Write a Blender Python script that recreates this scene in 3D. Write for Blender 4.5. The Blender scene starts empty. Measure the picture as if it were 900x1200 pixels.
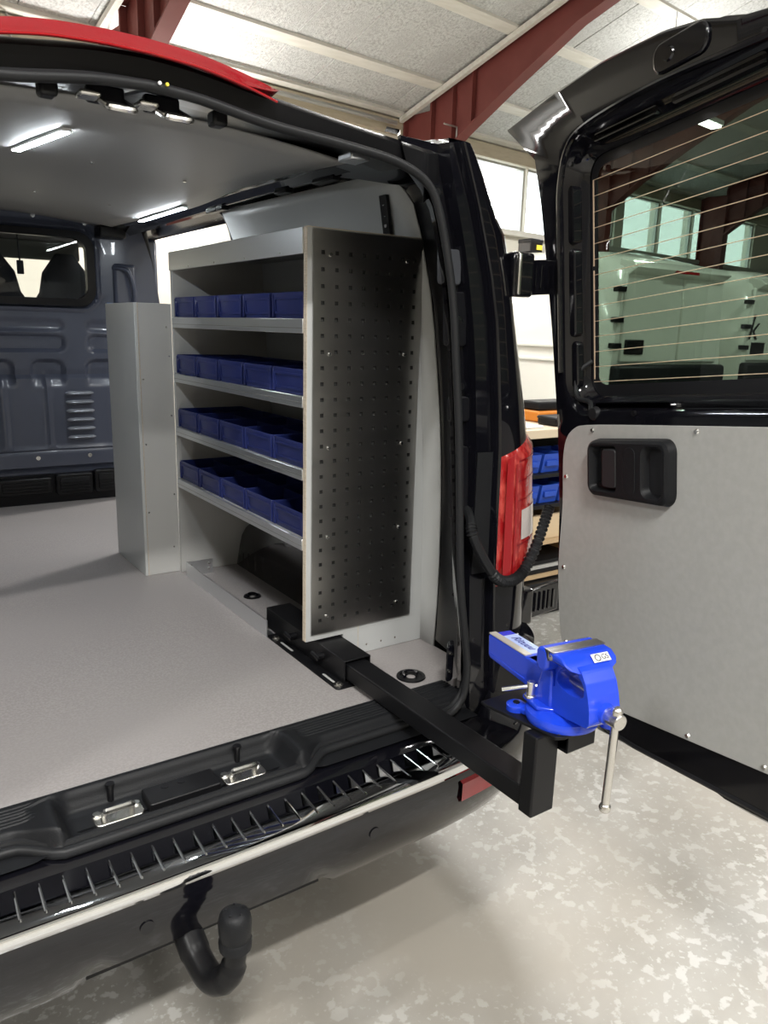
import bpy, bmesh, math, random
from mathutils import Vector, Matrix
random.seed(7)
S = bpy.context.scene
COL = S.collection

# ------------------------------------------------------------------ camera
cam_d = bpy.data.cameras.new('camera'); cam = bpy.data.objects.new('camera', cam_d); COL.objects.link(cam)
cam_d.sensor_fit = 'VERTICAL'; cam_d.sensor_height = 24.0; cam_d.lens = 901.0 / 1200.0 * 24.0
cam_d.clip_start = 0.02; cam_d.clip_end = 200
RX = Vector((0.826536, -0.562209, 0.027549)); DN = Vector((-0.108117, -0.206599, -0.972434)); FW = Vector((0.552402, 0.800773, -0.231546))
m = Matrix.Identity(4)
for i in range(3):
    m[i][0] = RX[i]; m[i][1] = -DN[i]; m[i][2] = -FW[i]
m.translation = Vector((-0.94867, -1.75128, 1.47520))
cam.matrix_world = m
S.camera = cam
# ------------------------------------------------------------------ world, exposure
S.view_settings.view_transform = 'Standard'; S.view_settings.look = 'None'
S.view_settings.gamma = 1.0; S.view_settings.use_curve_mapping = False
S.view_settings.exposure = 0.27
W = bpy.data.worlds.new('daylight'); S.world = W; W.use_nodes = True
bg = W.node_tree.nodes['Background']; bg.inputs[0].default_value = (0.93, 0.97, 1.0, 1); bg.inputs[1].default_value = 3.2

# hall frame: h1 along the window wall, h2 towards it
HA = math.radians(7.0)
E1 = Vector((math.cos(HA), math.sin(HA), 0)); E2 = Vector((-math.sin(HA), math.cos(HA), 0))
def hall(a, b, z): return E1 * a + E2 * b + Vector((0, 0, z))
DW, ZE, SL = 7.38, 4.44, 0.306          # wall distance, eave height, roof pitch
RIDGE = -2.0
def zroof(b): return ZE + SL * (DW - b) if b > RIDGE else ZE + SL * (DW - RIDGE) - SL * (RIDGE - b)
# hall lamps: centre (x, y, z), watts, length
LAMPS = [((-1.75, -3.6, 4.9), 240, 1.2), ((-0.6, -6.3, 5.2), 190, 1.5), ((2.6, -3.4, 4.9), 120, 1.5), ((-4.6, -1.6, 4.8), 110, 1.5),
         ((3.2, 3.0, 4.5), 170, 1.5), ((7.6, 0.6, 4.6), 190, 1.5), ((-1.8, 5.7, 4.2), 140, 1.5), ((8.6, 5.2, 4.3), 110, 1.5), ((3.4, -7.2, 5.0), 120, 1.5), ((1.995, 7.549, 2.95), 70, 1.5)]  # last lamp is added, hidden by the van, to light ceiling and wall
LAMP_AT = ['behind the tow bar side of the van', 'farthest behind the van', 'behind the open right door', 'left of the black van', 'over the space beside the workbench', 'beyond the open door, showing through its glass', 'over the front of the black van at left', 'over the parked white vans', 'in the far rear corner of the hall', 'unseen ahead of the black van, added to light the ceiling']

# ------------------------------------------------------------------ materials
MATS = {}
def mat(name, col, rough=0.5, metal=0.0, coat=0.0, emit=None, es=0.0, trans=0.0, spec=0.5, noise=None, bump=None, aniso=None, ior=1.45, alpha=1.0):
    if name in MATS: return MATS[name]
    m = bpy.data.materials.new(name); m.use_nodes = True; nt = m.node_tree; b = nt.nodes['Principled BSDF']
    b.inputs['Base Color'].default_value = (*col, 1); b.inputs['Roughness'].default_value = rough; b.inputs['Metallic'].default_value = metal
    b.inputs['Coat Weight'].default_value = coat; b.inputs['Coat Roughness'].default_value = 0.04; b.inputs['Specular IOR Level'].default_value = spec
    b.inputs['Transmission Weight'].default_value = trans; b.inputs['IOR'].default_value = ior
    if emit: b.inputs['Emission Color'].default_value = (*emit, 1); b.inputs['Emission Strength'].default_value = es
    tc = nt.nodes.new('ShaderNodeTexCoord')
    if noise:      # list of (scale, (stretch), lo, hi, colour2, amount)
        prev = None
        for (sc, st, lo, hi, c2, det) in noise:
            mp = nt.nodes.new('ShaderNodeMapping'); mp.inputs['Scale'].default_value = st
            nz = nt.nodes.new('ShaderNodeTexNoise'); nz.inputs['Scale'].default_value = sc; nz.inputs['Detail'].default_value = det
            rp = nt.nodes.new('ShaderNodeMapRange'); rp.inputs[1].default_value = lo; rp.inputs[2].default_value = hi
            mx = nt.nodes.new('ShaderNodeMix'); mx.data_type = 'RGBA'
            nt.links.new(tc.outputs['Object'], mp.inputs[0]); nt.links.new(mp.outputs[0], nz.inputs['Vector']); nt.links.new(nz.outputs[0], rp.inputs[0])
            nt.links.new(rp.outputs[0], mx.inputs[0])
            if prev is None: mx.inputs[6].default_value = (*col, 1)
            else: nt.links.new(prev, mx.inputs[6])
            mx.inputs[7].default_value = (*c2, 1); prev = mx.outputs[2]
        nt.links.new(prev, b.inputs['Base Color'])
    if bump:       # (scale, stretch, strength, distance)
        mp = nt.nodes.new('ShaderNodeMapping'); mp.inputs['Scale'].default_value = bump[1]
        nz = nt.nodes.new('ShaderNodeTexNoise'); nz.inputs['Scale'].default_value = bump[0]; nz.inputs['Detail'].default_value = 3
        bp = nt.nodes.new('ShaderNodeBump'); bp.inputs['Strength'].default_value = bump[2]; bp.inputs['Distance'].default_value = bump[3]
        nt.links.new(tc.outputs['Object'], mp.inputs[0]); nt.links.new(mp.outputs[0], nz.inputs['Vector']); nt.links.new(nz.outputs[0], bp.inputs['Height'])
        nt.links.new(bp.outputs[0], b.inputs['Normal'])
    MATS[name] = m; return m
ONE = (1, 1, 1)
PAINT = mat('black_paint', (0.004, 0.004, 0.006), 0.09, coat=0.35)
PAINT2 = mat('black_primer', (0.006, 0.006, 0.008), 0.30, spec=.25)
PLAST = mat('black_plastic', (0.010, 0.0105, 0.012), 0.45, spec=.25, bump=(420, ONE, 0.25, 0.002))
PLASTS = mat('smooth_black_plastic', (0.007, 0.007, 0.008), 0.34, spec=.3)
RUBBER = mat('rubber', (0.013, 0.0135, 0.015), 0.46, spec=.3)
LAMI = mat('grey_laminate', (0.40, 0.40, 0.385), 0.42, noise=[(60, (1, 1, 1), 0.35, 0.7, (0.43, 0.43, 0.415), 2)], bump=(500, ONE, 0.08, 0.001))
LAMW = mat('pale_laminate', (0.50, 0.51, 0.505), 0.38)
LAMB = mat('grey_board', (0.47, 0.465, 0.45), 0.40)
EDGE = mat('board_edge', (0.62, 0.54, 0.43), 0.6, noise=[(40, (1, 1, 8), 0.4, 0.7, (0.52, 0.44, 0.34), 2)])
VINYL = mat('mottled_floor', (0.275, 0.255, 0.25), 0.40, noise=[(170, ONE, 0.42, 0.62, (0.335, 0.312, 0.305), 4), (2.0, ONE, 0.4, 0.7, (0.30, 0.28, 0.275), 2)], bump=(260, ONE, 0.12, 0.002))
ALU = mat('aluminium', (0.80, 0.82, 0.84), 0.34, metal=1.0, bump=(18, (60, 1, 60), 0.10, 0.002))
STEEL = mat('steel_sheet', (0.46, 0.452, 0.44), 0.28, metal=1.0, noise=[(6, (1, 1, 2), 0.45, 0.7, (0.39, 0.385, 0.375), 4)], bump=(300, (1, 1, 8), 0.05, 0.001))
ZINC = mat('zinc', (0.72, 0.70, 0.66), 0.26, metal=1.0)
BRIGHT = mat('bright_screw', (0.85, 0.85, 0.83), 0.22, metal=1.0)
CHROME = mat('chrome', (0.80, 0.81, 0.83), 0.05, metal=1.0)
BIN = mat('bin_blue', (0.017, 0.026, 0.125), 0.35, spec=0.4)
BIN2 = mat('bright_bin_blue', (0.02, 0.07, 0.42), 0.40)
VBLUE = mat('vice_blue', (0.012, 0.055, 0.62), 0.26, coat=0.5)
PART = mat('partition_paint', (0.060, 0.068, 0.098), 0.30, coat=0.25)
CREAM = mat('cream_wall', (0.80, 0.765, 0.67), 0.6)
REDST = mat('oxide_red_steel', (0.155, 0.036, 0.030), 0.5, noise=[(3, ONE, 0.4, 0.7, (0.18, 0.045, 0.038), 3)])
WOODW = mat('wood_wool', (0.62, 0.625, 0.605), 0.9, noise=[(34, ONE, 0.42, 0.68, (0.42, 0.42, 0.405), 9), (3.0, ONE, 0.45, 0.75, (0.52, 0.52, 0.505), 5)], bump=(80, ONE, 0.7, 0.02))
BATTEN = mat('pale_batten', (0.70, 0.68, 0.62), 0.6, noise=[(3, (1, 6, 6), 0.4, 0.7, (0.62, 0.60, 0.53), 3)])
TAN = mat('tan_timber', (0.50, 0.44, 0.33), 0.6, noise=[(5, (1, 1, 6), 0.4, 0.7, (0.44, 0.38, 0.28), 3)])
GALV = mat('galvanised_pipe', (0.45, 0.45, 0.43), 0.4, metal=0.8)
CONC = mat('concrete', (0.37, 0.358, 0.332), 0.42, noise=[(5.0, ONE, 0.40, 0.66, (0.29, 0.278, 0.25), 7), (26, ONE, 0.55, 0.60, (0.50, 0.495, 0.475), 9), (70, ONE, 0.60, 0.68, (0.50, 0.495, 0.475), 6), (0.9, ONE, 0.46, 0.64, (0.31, 0.285, 0.245), 6)], bump=(60, ONE, 0.14, 0.004))
REDL = mat('red_lens', (0.24, 0.005, 0.010), 0.10, coat=0.8, bump=(70, (1, 1, 0.6), 0.30, 0.004))
REDF = mat('faceted_red_lens', (0.30, 0.008, 0.010), 0.14, coat=0.9, noise=[(55, (1, 1, 0.5), 0.44, 0.66, (0.52, 0.07, 0.055), 3), (16, ONE, 0.52, 0.70, (0.30, 0.01, 0.012), 3)], bump=(60, ONE, 0.5, 0.006))
REDD = mat('dark_red_lens', (0.33, 0.006, 0.010), 0.12, coat=0.8)
WHL = mat('clear_lens', (0.60, 0.55, 0.52), 0.12, coat=0.8, bump=(160, ONE, 0.3, 0.003))
FABRIC = mat('dark_fabric', (0.015, 0.016, 0.022), 0.8)
VWHITE = mat('white_van_paint', (0.72, 0.72, 0.66), 0.16, coat=0.6)
WHITE = mat('white_plastic', (0.80, 0.80, 0.80), 0.4)
LEDM = mat('led_diffuser', (0.9, 0.9, 0.9), 0.4, emit=(0.88, 0.95, 1.0), es=110)
TUBEM = mat('tube_light', (0.9, 0.9, 0.9), 0.4, emit=(1.0, 0.97, 0.90), es=14)
WIRE = mat('heating_wire', (0.80, 0.60, 0.42), 0.45, metal=0.3)
ORANGE = mat('orange_plastic', (0.75, 0.25, 0.03), 0.5)
YELLOW = mat('yellow_label', (0.75, 0.60, 0.05), 0.5)
PLY = mat('plywood', (0.50, 0.36, 0.21), 0.6, noise=[(6, (1, 8, 1), 0.4, 0.7, (0.42, 0.29, 0.16), 3)])
BLUEST = mat('blue_rack_steel', (0.08, 0.22, 0.50), 0.4)
INK = mat('ink', (0.01, 0.01, 0.012), 0.5)
# tinted glass: partly see-through, partly mirror
def glass(name, tint, ior=1.5):
    m = bpy.data.materials.new(name); m.use_nodes = True; nt = m.node_tree; nt.nodes.clear()
    o = nt.nodes.new('ShaderNodeOutputMaterial'); mx = nt.nodes.new('ShaderNodeMixShader'); t = nt.nodes.new('ShaderNodeBsdfTransparent')
    g = nt.nodes.new('ShaderNodeBsdfGlossy'); f = nt.nodes.new('ShaderNodeFresnel'); f.inputs[0].default_value = ior
    t.inputs[0].default_value = (*tint, 1); g.inputs['Roughness'].default_value = 0.01
    ge = nt.nodes.new('ShaderNodeNewGeometry'); su = nt.nodes.new('ShaderNodeMath'); su.operation = 'SUBTRACT'; su.inputs[0].default_value = 1.0; mu = nt.nodes.new('ShaderNodeMath'); mu.operation = 'MULTIPLY'
    nt.links.new(ge.outputs['Backfacing'], su.inputs[1]); nt.links.new(su.outputs[0], mu.inputs[0]); nt.links.new(f.outputs[0], mu.inputs[1])
    nt.links.new(mu.outputs[0], mx.inputs[0]); nt.links.new(t.outputs[0], mx.inputs[1]); nt.links.new(g.outputs[0], mx.inputs[2]); nt.links.new(mx.outputs[0], o.inputs[0])
    return m
TINT = glass('tinted_glass', (0.42, 0.49, 0.44))
CLEAR = glass('clear_glass', (0.95, 0.97, 0.96))

# ------------------------------------------------------------------ mesh helpers
class MB:
    def __init__(s): s.v = []; s.f = []
    def add(s, vs, fs):
        o = len(s.v); s.v += [Vector(p) for p in vs]; s.f += [tuple(i + o for i in f) for f in fs]; return s
    def box(s, x0, x1, y0, y1, z0, z1):
        return s.add([(x, y, z) for x in (x0, x1) for y in (y0, y1) for z in (z0, z1)],
                     [(0, 1, 3, 2), (4, 6, 7, 5), (0, 4, 5, 1), (2, 3, 7, 6), (0, 2, 6, 4), (1, 5, 7, 3)])
    def obox(s, c, ax, ay, az, hx, hy, hz):
        c = Vector(c); ax = Vector(ax).normalized(); ay = Vector(ay).normalized(); az = Vector(az).normalized()
        return s.add([c + ax * hx * i + ay * hy * j + az * hz * k for i in (-1, 1) for j in (-1, 1) for k in (-1, 1)],
                     [(0, 1, 3, 2), (4, 6, 7, 5), (0, 4, 5, 1), (2, 3, 7, 6), (0, 2, 6, 4), (1, 5, 7, 3)])
    def tube(s, pts, r, n=12, cap=True, flat=None):
        pts = [Vector(p) for p in pts]; rs = r if isinstance(r, (list, tuple)) else [r] * len(pts)
        o = len(s.v); up = None
        for i, p in enumerate(pts):
            t = (pts[min(i + 1, len(pts) - 1)] - pts[max(i - 1, 0)]).normalized()
            if up is None:
                up = Vector((0, 0, 1)) if abs(t.z) < 0.9 else Vector((1, 0, 0))
            a = up - t * up.dot(t); a.normalize(); b = t.cross(a); up = a
            for k in range(n):
                th = 2 * math.pi * k / n; s.v.append(p + (a * math.cos(th) + b * math.sin(th) * (flat or 1)) * rs[i])
        for i in range(len(pts) - 1):
            for k in range(n):
                k2 = (k + 1) % n; s.f.append((o + i * n + k, o + i * n + k2, o + (i + 1) * n + k2, o + (i + 1) * n + k))
        if cap:
            s.f.append(tuple(o + k for k in range(n))[::-1]); s.f.append(tuple(o + (len(pts) - 1) * n + k for k in range(n)))
        return s
    def cyl(s, p0, p1, r0, r1=None, n=16): return s.tube([p0, p1], [r0, r0 if r1 is None else r1], n)
    def loft(s, rows, closed=False, cap=False):
        o = len(s.v); n = len(rows[0])
        for r in rows: s.v += [Vector(p) for p in r]
        for i in range(len(rows) - 1):
            for k in range(n if closed else n - 1):
                k2 = (k + 1) % n; s.f.append((o + i * n + k, o + i * n + k2, o + (i + 1) * n + k2, o + (i + 1) * n + k))
        if cap and closed:
            s.f.append(tuple(o + k for k in range(n))[::-1]); s.f.append(tuple(o + (len(rows) - 1) * n + k for k in range(n)))
        return s
    def prism(s, poly, fr, h0, h1):   # poly in 2D, fr(a, b, h) -> world
        return s.loft([[fr(a, b, h0) for a, b in poly], [fr(a, b, h1) for a, b in poly]], closed=True, cap=True)
    def build(s, name, mt, parent=None, smooth=False, bevel=0.0, seg=2, solid=0.0, loc=None, sub=0):
        me = bpy.data.meshes.new(name); me.from_pydata([tuple(p) for p in s.v], [], s.f)
        bm = bmesh.new(); bm.from_mesh(me)
        bmesh.ops.remove_doubles(bm, verts=bm.verts, dist=1e-6)
        bmesh.ops.recalc_face_normals(bm, faces=bm.faces); bm.to_mesh(me); bm.free()
        me.materials.append(mt)
        ob = bpy.data.objects.new(name, me); COL.objects.link(ob)
        if parent is not None:
            ob.parent = parent
            if parent.type == 'EMPTY': ob.location = -Vector(parent.location)
        if loc is not None: ob.location = loc
        if solid: md = ob.modifiers.new('solid', 'SOLIDIFY'); md.thickness = abs(solid); md.offset = 1 if solid > 0 else -1
        if bevel: md = ob.modifiers.new('bevel', 'BEVEL'); md.width = bevel; md.segments = seg; md.limit_method = 'ANGLE'; md.angle_limit = math.radians(40)
        if sub: md = ob.modifiers.new('sub', 'SUBSURF'); md.levels = md.render_levels = sub
        if smooth:
            for p in me.polygons: p.use_smooth = True
            try:
                me.set_sharp_from_angle(angle=math.radians(38))
            except Exception: pass
        elif bevel:
            for p in me.polygons: p.use_smooth = True
            try: me.set_sharp_from_angle(angle=math.radians(30))
            except Exception: pass
        return ob
def tag(o, label=None, cat=None, group=None, kind=None):
    if label: o['label'] = label
    if cat: o['category'] = cat
    if group: o['group'] = group
    if kind: o['kind'] = kind
    return o
def thing(name, loc, label, cat, group=None):
    e = bpy.data.objects.new(name, None); COL.objects.link(e); e.location = loc; e.empty_display_size = 0.1
    return tag(e, label, cat, group)
def copy_tree(o, parent=None):
    c = o.copy(); COL.objects.link(c)
    if parent is not None: c.parent = parent
    for ch in [x for x in o.children]: copy_tree(ch, c)
    return c
def rrect(x0, x1, y0, y1, r, n=5):
    P = []
    for cx, cy, a0 in ((x1 - r, y1 - r, 0), (x0 + r, y1 - r, 90), (x0 + r, y0 + r, 180), (x1 - r, y0 + r, 270)):
        for k in range(n + 1):
            a = math.radians(a0 + 90 * k / n); P.append((cx + r * math.cos(a), cy + r * math.sin(a)))
    return P
def interp(t, xs, ys):
    if t <= xs[0]: return ys[0]
    for i in range(len(xs) - 1):
        if t <= xs[i + 1]:
            k = (t - xs[i]) / (xs[i + 1] - xs[i]); return ys[i] + (ys[i + 1] - ys[i]) * k
    return ys[-1]
def smooth_path(pts, n=8):
    pts = [Vector(p) for p in pts]; out = []
    for i in range(len(pts) - 1):
        p0 = pts[max(i - 1, 0)]; p1 = pts[i]; p2 = pts[i + 1]; p3 = pts[min(i + 2, len(pts) - 1)]
        for k in range(n):
            t = k / n; out.append(0.5 * ((2 * p1) + (p2 - p0) * t + (2 * p0 - 5 * p1 + 4 * p2 - p3) * t * t + (3 * p1 - p0 - 3 * p2 + p3) * t ** 3))
    out.append(pts[-1]); return out
def sstep(a, b, x):
    t = max(0, min(1, (x - a) / (b - a))); return t * t * (3 - 2 * t)
def sdbox(x, y, x0, x1, y0, y1, r):     # negative inside a rounded box
    cx, cy = (x0 + x1) / 2, (y0 + y1) / 2; qx, qy = abs(x - cx) - (x1 - x0) / 2 + r, abs(y - cy) - (y1 - y0) / 2 + r
    return math.hypot(max(qx, 0), max(qy, 0)) + min(max(qx, qy), 0) - r
def cast(poly, c, a):                    # distance along a ray from c to the polygon
    dx, dy = math.cos(a), math.sin(a); best = None
    for i in range(len(poly)):
        x1, y1 = poly[i][0] - c[0], poly[i][1] - c[1]; x2, y2 = poly[(i + 1) % len(poly)][0] - c[0], poly[(i + 1) % len(poly)][1] - c[1]
        ex, ey = x2 - x1, y2 - y1; den = dx * ey - dy * ex
        if abs(den) < 1e-12: continue
        t = (x1 * ey - y1 * ex) / den; k = (x1 * dy - y1 * dx) / den
        if t > 0 and -1e-9 <= k <= 1 + 1e-9: best = t if best is None else max(best, t)
    return best
def text_mesh(name, body, size, mt, M4, parent, shear=0.0, depth=0.0004):
    cu = bpy.data.curves.new(name, 'FONT'); cu.body = body; cu.size = size; cu.shear = shear; cu.extrude = depth; cu.align_x = 'CENTER'; cu.align_y = 'CENTER'
    tmp = bpy.data.objects.new('tmp', cu); COL.objects.link(tmp)
    dg = bpy.context.evaluated_depsgraph_get(); me = bpy.data.meshes.new_from_object(tmp.evaluated_get(dg)); bpy.data.objects.remove(tmp)
    me.transform(M4); me.materials.clear(); me.materials.append(mt)
    ob = bpy.data.objects.new(name, me); COL.objects.link(ob); ob.parent = parent
    if parent.type == 'EMPTY': ob.location = -Vector(parent.location)
    return ob
def frame(o, ax, ay, az):
    M4 = Matrix.Identity(4)
    for i in range(3): M4[i][0] = ax[i]; M4[i][1] = ay[i]; M4[i][2] = az[i]; M4[i][3] = o[i]
    return M4

# ================================================================== THE HALL
def hb(mb, a0, a1, b0, b1, z0, z1):
    return mb.add([hall(a, b, z) for a in (a0, a1) for b in (b0, b1) for z in (z0, z1)],
                  [(0, 1, 3, 2), (4, 6, 7, 5), (0, 4, 5, 1), (2, 3, 7, 6), (0, 2, 6, 4), (1, 5, 7, 3)])
HL, HR, HBk = -11.0, 21.0, -11.4
tag(hb(MB(), HL, HR, HBk, DW, -0.12, 0.0).build('floor', CONC), 'grey stained concrete workshop floor', kind='structure')
# window wall: cream below, window band z 3.15..4.18, timber above
wins = []
a = 8.52
while a < 18.5:
    wins.append((a, a + 1.35)); a += 1.38
    if len(wins) % 3 == 0: a += 0.26
wf = MB(); hb(wf, HL, HR, DW, DW + 0.25, 0, 3.15); hb(wf, HL, HR, DW, DW + 0.25, 4.19, ZE + 0.1)
prev = HL
for w0, w1 in wins:
    if w0 - prev > 0.01: hb(wf, prev, w0, DW, DW + 0.25, 3.15, 4.19)
    prev = w1
hb(wf, prev, HR, DW, DW + 0.25, 3.15, 4.19)
tag(wf.build('wall_front', CREAM), 'cream painted workshop wall with high windows', kind='structure')
tag(hb(MB(), HL - .25, HL, HBk, DW, 0, 4.0).build('wall_left', CREAM), 'cream workshop side wall', kind='structure')
tag(hb(MB(), HR, HR + .25, HBk, DW, 0, 4.0).build('wall_right', CREAM), 'cream workshop side wall', kind='structure')
tag(hb(MB(), HL, HR, HBk - .25, HBk, 0, 4.6).build('wall_back', CREAM), 'cream workshop wall behind', kind='structure')
for sgn, a0 in ((-1, HL), (1, HR)):     # gables
    g = MB(); pr = [(HBk, 4.0), (DW, 4.0), (DW, zroof(DW)), (RIDGE, zroof(RIDGE)), (HBk, zroof(HBk))]
    g.loft([[hall(a0, b, z) for b, z in pr], [hall(a0 + .2 * sgn, b, z) for b, z in pr]], closed=True, cap=True)
    tag(g.build('wall_gable', CREAM), 'cream gable wall', kind='structure')
for i, (w0, w1) in enumerate(wins):
    t = tag(thing('window_%d' % (i + 1), hall(w0, DW, 3.15), None, None), 'high workshop window in a thin grey frame', kind='structure')
    f = MB(); e = .035
    hb(f, w0, w1, DW + .05, DW + .12, 3.15, 3.15 + e); hb(f, w0, w1, DW + .05, DW + .12, 4.19 - e, 4.19); hb(f, w0, w0 + e, DW + .05, DW + .12, 3.15, 4.19); hb(f, w1 - e, w1, DW + .05, DW + .12, 3.15, 4.19)
    f.build('frame', GALV, t)
    hb(MB(), w0 + e, w1 - e, DW + .08, DW + .09, 3.15 + e, 4.19 - e).build('pane', CLEAR, t)
tb = MB(); hb(tb, HL, HR, DW - .07, DW, 4.19, 4.40); tag(tb.build('trim_1', TAN, bevel=.01), 'tan timber beam above the windows', kind='structure')
tb = MB(); hb(tb, 8.3, HR, DW - .14, DW, 3.06, 3.15); tag(tb.build('trim_2', BATTEN, bevel=.01), 'pale window sill board', kind='structure')
# roof: deck, wood-wool panels one by one, battens
ce = MB()
pr = [(DW + .25, zroof(DW + .25) + .10), (RIDGE, zroof(RIDGE) + .10), (HBk - .25, zroof(HBk - .25) + .10)]
ce.loft([[hall(HL - .2, b, z) for b, z in pr] + [hall(HL - .2, b, z + .12) for b, z in pr[::-1]], [hall(HR + .2, b, z) for b, z in pr] + [hall(HR + .2, b, z + .12) for b, z in pr[::-1]]], closed=True, cap=True)
ceiling = tag(ce.build('ceiling', WOODW), 'sloping workshop ceiling of grey wood wool panels between pale battens', kind='structure')
BAT = [7.28, 6.53, 5.28, 4.18, 3.05, 1.9, 0.75, -0.4]
pan_me = {}
for r in range(len(BAT) - 1):
    b1, b0 = BAT[r] - .02, BAT[r + 1] + .02; L = (b1 - b0)
    for c in range(-2, 20):
        a0 = 2.385 + .70 * c; key = r
        jog = random.uniform(-.004, .004)
        if key not in pan_me:
            p = MB(); pw = .694
            th = math.atan(SL)
            p.add([hall(x, y, zroof(b0) - SL * y + k - zroof(b0) ) for x in (0, pw) for y in (0, L) for k in (0, .08)],
                  [(0, 1, 3, 2), (4, 6, 7, 5), (0, 4, 5, 1), (2, 3, 7, 6), (0, 2, 6, 4), (1, 5, 7, 3)])
            o = p.build('ceiling_panel', WOODW, ceiling, bevel=.006, seg=1); pan_me[key] = o
        else:
            o = pan_me[key].copy(); COL.objects.link(o); o.parent = ceiling
        o.location = hall(a0, b0, zroof(b0) + jog)
for b in BAT:
    t = MB(); wv = .075 if b < 7.2 else .05
    t.add([hall(x, y, zroof(y) + k) for x in (HL, HR) for y in (b - wv, b + wv) for k in (-.035, .05)],
          [(0, 1, 3, 2), (4, 6, 7, 5), (0, 4, 5, 1), (2, 3, 7, 6), (0, 2, 6, 4), (1, 5, 7, 3)])
    t.build('batten', BATTEN, ceiling)
# red portal frames
BEAMS = [(-1.8, 'hidden beyond the van roof at far left'), (2.60, 'behind the red brake light strip'), (7.02, 'rising above the right rear corner of the black van'), (11.44, 'seen through the tinted door glass'), (15.86, 'farthest right beyond the parked white vans')]
for h, where in BEAMS:
    t = thing('steel_portal', hall(h, DW - .3, 0), 'oxide red steel portal frame ' + where, 'portal', 'red portal frames of the hall')
    dep = lambda b: interp(b, [3.6, 4.4, 6.0, 6.75, 7.3], [.32, .34, .66, .95, 1.1])
    bs = [RIDGE, 2, 3.6, 4.4, 5.4, 6.15, 6.75]
    wtop = [(b, zroof(b) - .04) for b in bs]; wbot = [(b, zroof(b) - .04 - dep(b)) for b in bs]
    wb = MB(); poly = wtop + wbot[::-1]
    wb.prism(poly, lambda x, y, k: hall(h + k, x, y), -.012, .012); wb.build('web', REDST, t)
    for nm, ln in (('top_flange', wtop), ('bottom_flange', wbot)):
        fl = MB(); fl.loft([[hall(h + x, b, z + k) for (x, k) in ((-.09, -.012), (.09, -.012), (.09, .012), (-.09, .012))] for b, z in ln], closed=True, cap=True); fl.build(nm, REDST, t)
    cb = MB(); hb(cb, h - .012, h + .012, 6.75, 7.3, 0, zroof(7.0) - .1); cb.build('column_web', REDST, t)
    for bb in (6.75, 7.29):
        cf = MB(); hb(cf, h - .09, h + .09, bb - .014, bb + .014, 0, zroof(bb) - .06); cf.build('column_flange', REDST, t)
    for bb in (6.35, 6.0):
        st = MB(); hb(st, h - .08, h + .08, bb - .008, bb + .008, zroof(bb) - .04 - dep(bb), zroof(bb) - .05); st.build('stiffener', REDST, t)
    if h == 7.02 or h == 2.60:
        cr = MB(); cr.add([hall(x, y, zroof(y) + k) for x in (h - .17, h - .10) for y in (RIDGE, 7.3) for k in (-.11, -.045)], [(0, 1, 3, 2), (4, 6, 7, 5), (0, 4, 5, 1), (2, 3, 7, 6), (0, 2, 6, 4), (1, 5, 7, 3)])
        cr.build('edge_lath', BATTEN, t)
pp = MB().tube([hall(-3, 7.22, 4.14), hall(2.5, 7.22, 4.14)], .035, 10)
pp.cyl(hall(2.3, 7.22, 4.14), hall(2.5, 7.22, 4.14), .06, n=12).cyl(hall(1.6, 7.22, 4.14), hall(1.6, 7.3, 4.4), .014, n=8)
tag(pp.build('steel_pipe', GALV, smooth=True), 'galvanised pipe under the ceiling at the upper left corner', 'pipe')
pp = MB().tube([hall(3.0, 7.2, 4.30), hall(6.7, 7.2, 4.30)], .03, 10)
tag(pp.build('conduit_pipe', GALV, smooth=True), 'long grey pipe along the eave left of the red beam', 'pipe')
br = MB().tube([hall(7.0, 6.3, 4.02), hall(7.0, 6.3, 4.16), hall(6.75, 6.3, 4.16)], .012, 8)
tag(br.build('wall_bracket', GALV), 'small bent grey bracket beside the red beam foot', 'bracket')
# hall lamps: fittings with their own light, plus added uplights that brighten the ceiling
for i, (p, wat, ln) in enumerate(LAMPS):
    p = Vector(p); tgt = zroof(p.dot(E2)) - .02
    t = thing('strip_light', p, 'long white strip light hung ' + LAMP_AT[i], 'light', 'strip lights under the hall roof')
    mb = MB(); mb.obox(p + Vector((0, 0, .06)), E1, E2, (0, 0, 1), ln / 2, .09, .03); mb.build('housing', WHITE, t)
    mb = MB(); mb.obox(p + Vector((0, 0, .015)), E1, E2, (0, 0, 1), ln / 2 - .03, .07, .015); mb.build('tube', TUBEM, t)
    if p.z < 3.5: mb = MB(); mb.obox(p + E2 * .10 + Vector((0, 0, .06)), E1, E2, (0, 0, 1), .05, .03, .02); mb.build('wall_arm', GALV, t)
    for s in (-1, 1) if p.z > 3.5 else ():
        MB().cyl(p + E1 * s * ln * .4 + Vector((0, 0, .08)), Vector((p.x, p.y, max(tgt, p.z + .1))) + E1 * s * ln * .4, .006, n=6).build('cable', GALV, t)
    ld = bpy.data.lights.new('strip_lamp', 'AREA'); ld.shape = 'RECTANGLE'; ld.size = ln; ld.size_y = .12; ld.energy = wat; ld.color = (1.0, .985, .955)
    lo = bpy.data.objects.new('strip_lamp', ld); COL.objects.link(lo); lo.parent = t; lo.location = (0, 0, -.012); lo.rotation_euler = (0, 0, HA)
    lu = bpy.data.lights.new('added_uplight', 'AREA'); lu.shape = 'RECTANGLE'; lu.size = ln; lu.size_y = .12; lu.energy = wat * (.22 if p.z > 3.5 else 1.5); lu.color = (1.0, .985, .955)  # uplight added to brighten the ceiling, not a seen source
    lo = bpy.data.objects.new('added_uplight', lu); COL.objects.link(lo); lo.parent = t; lo.location = (0, 0, .10); lo.rotation_euler = (math.pi, 0, HA)

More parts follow.
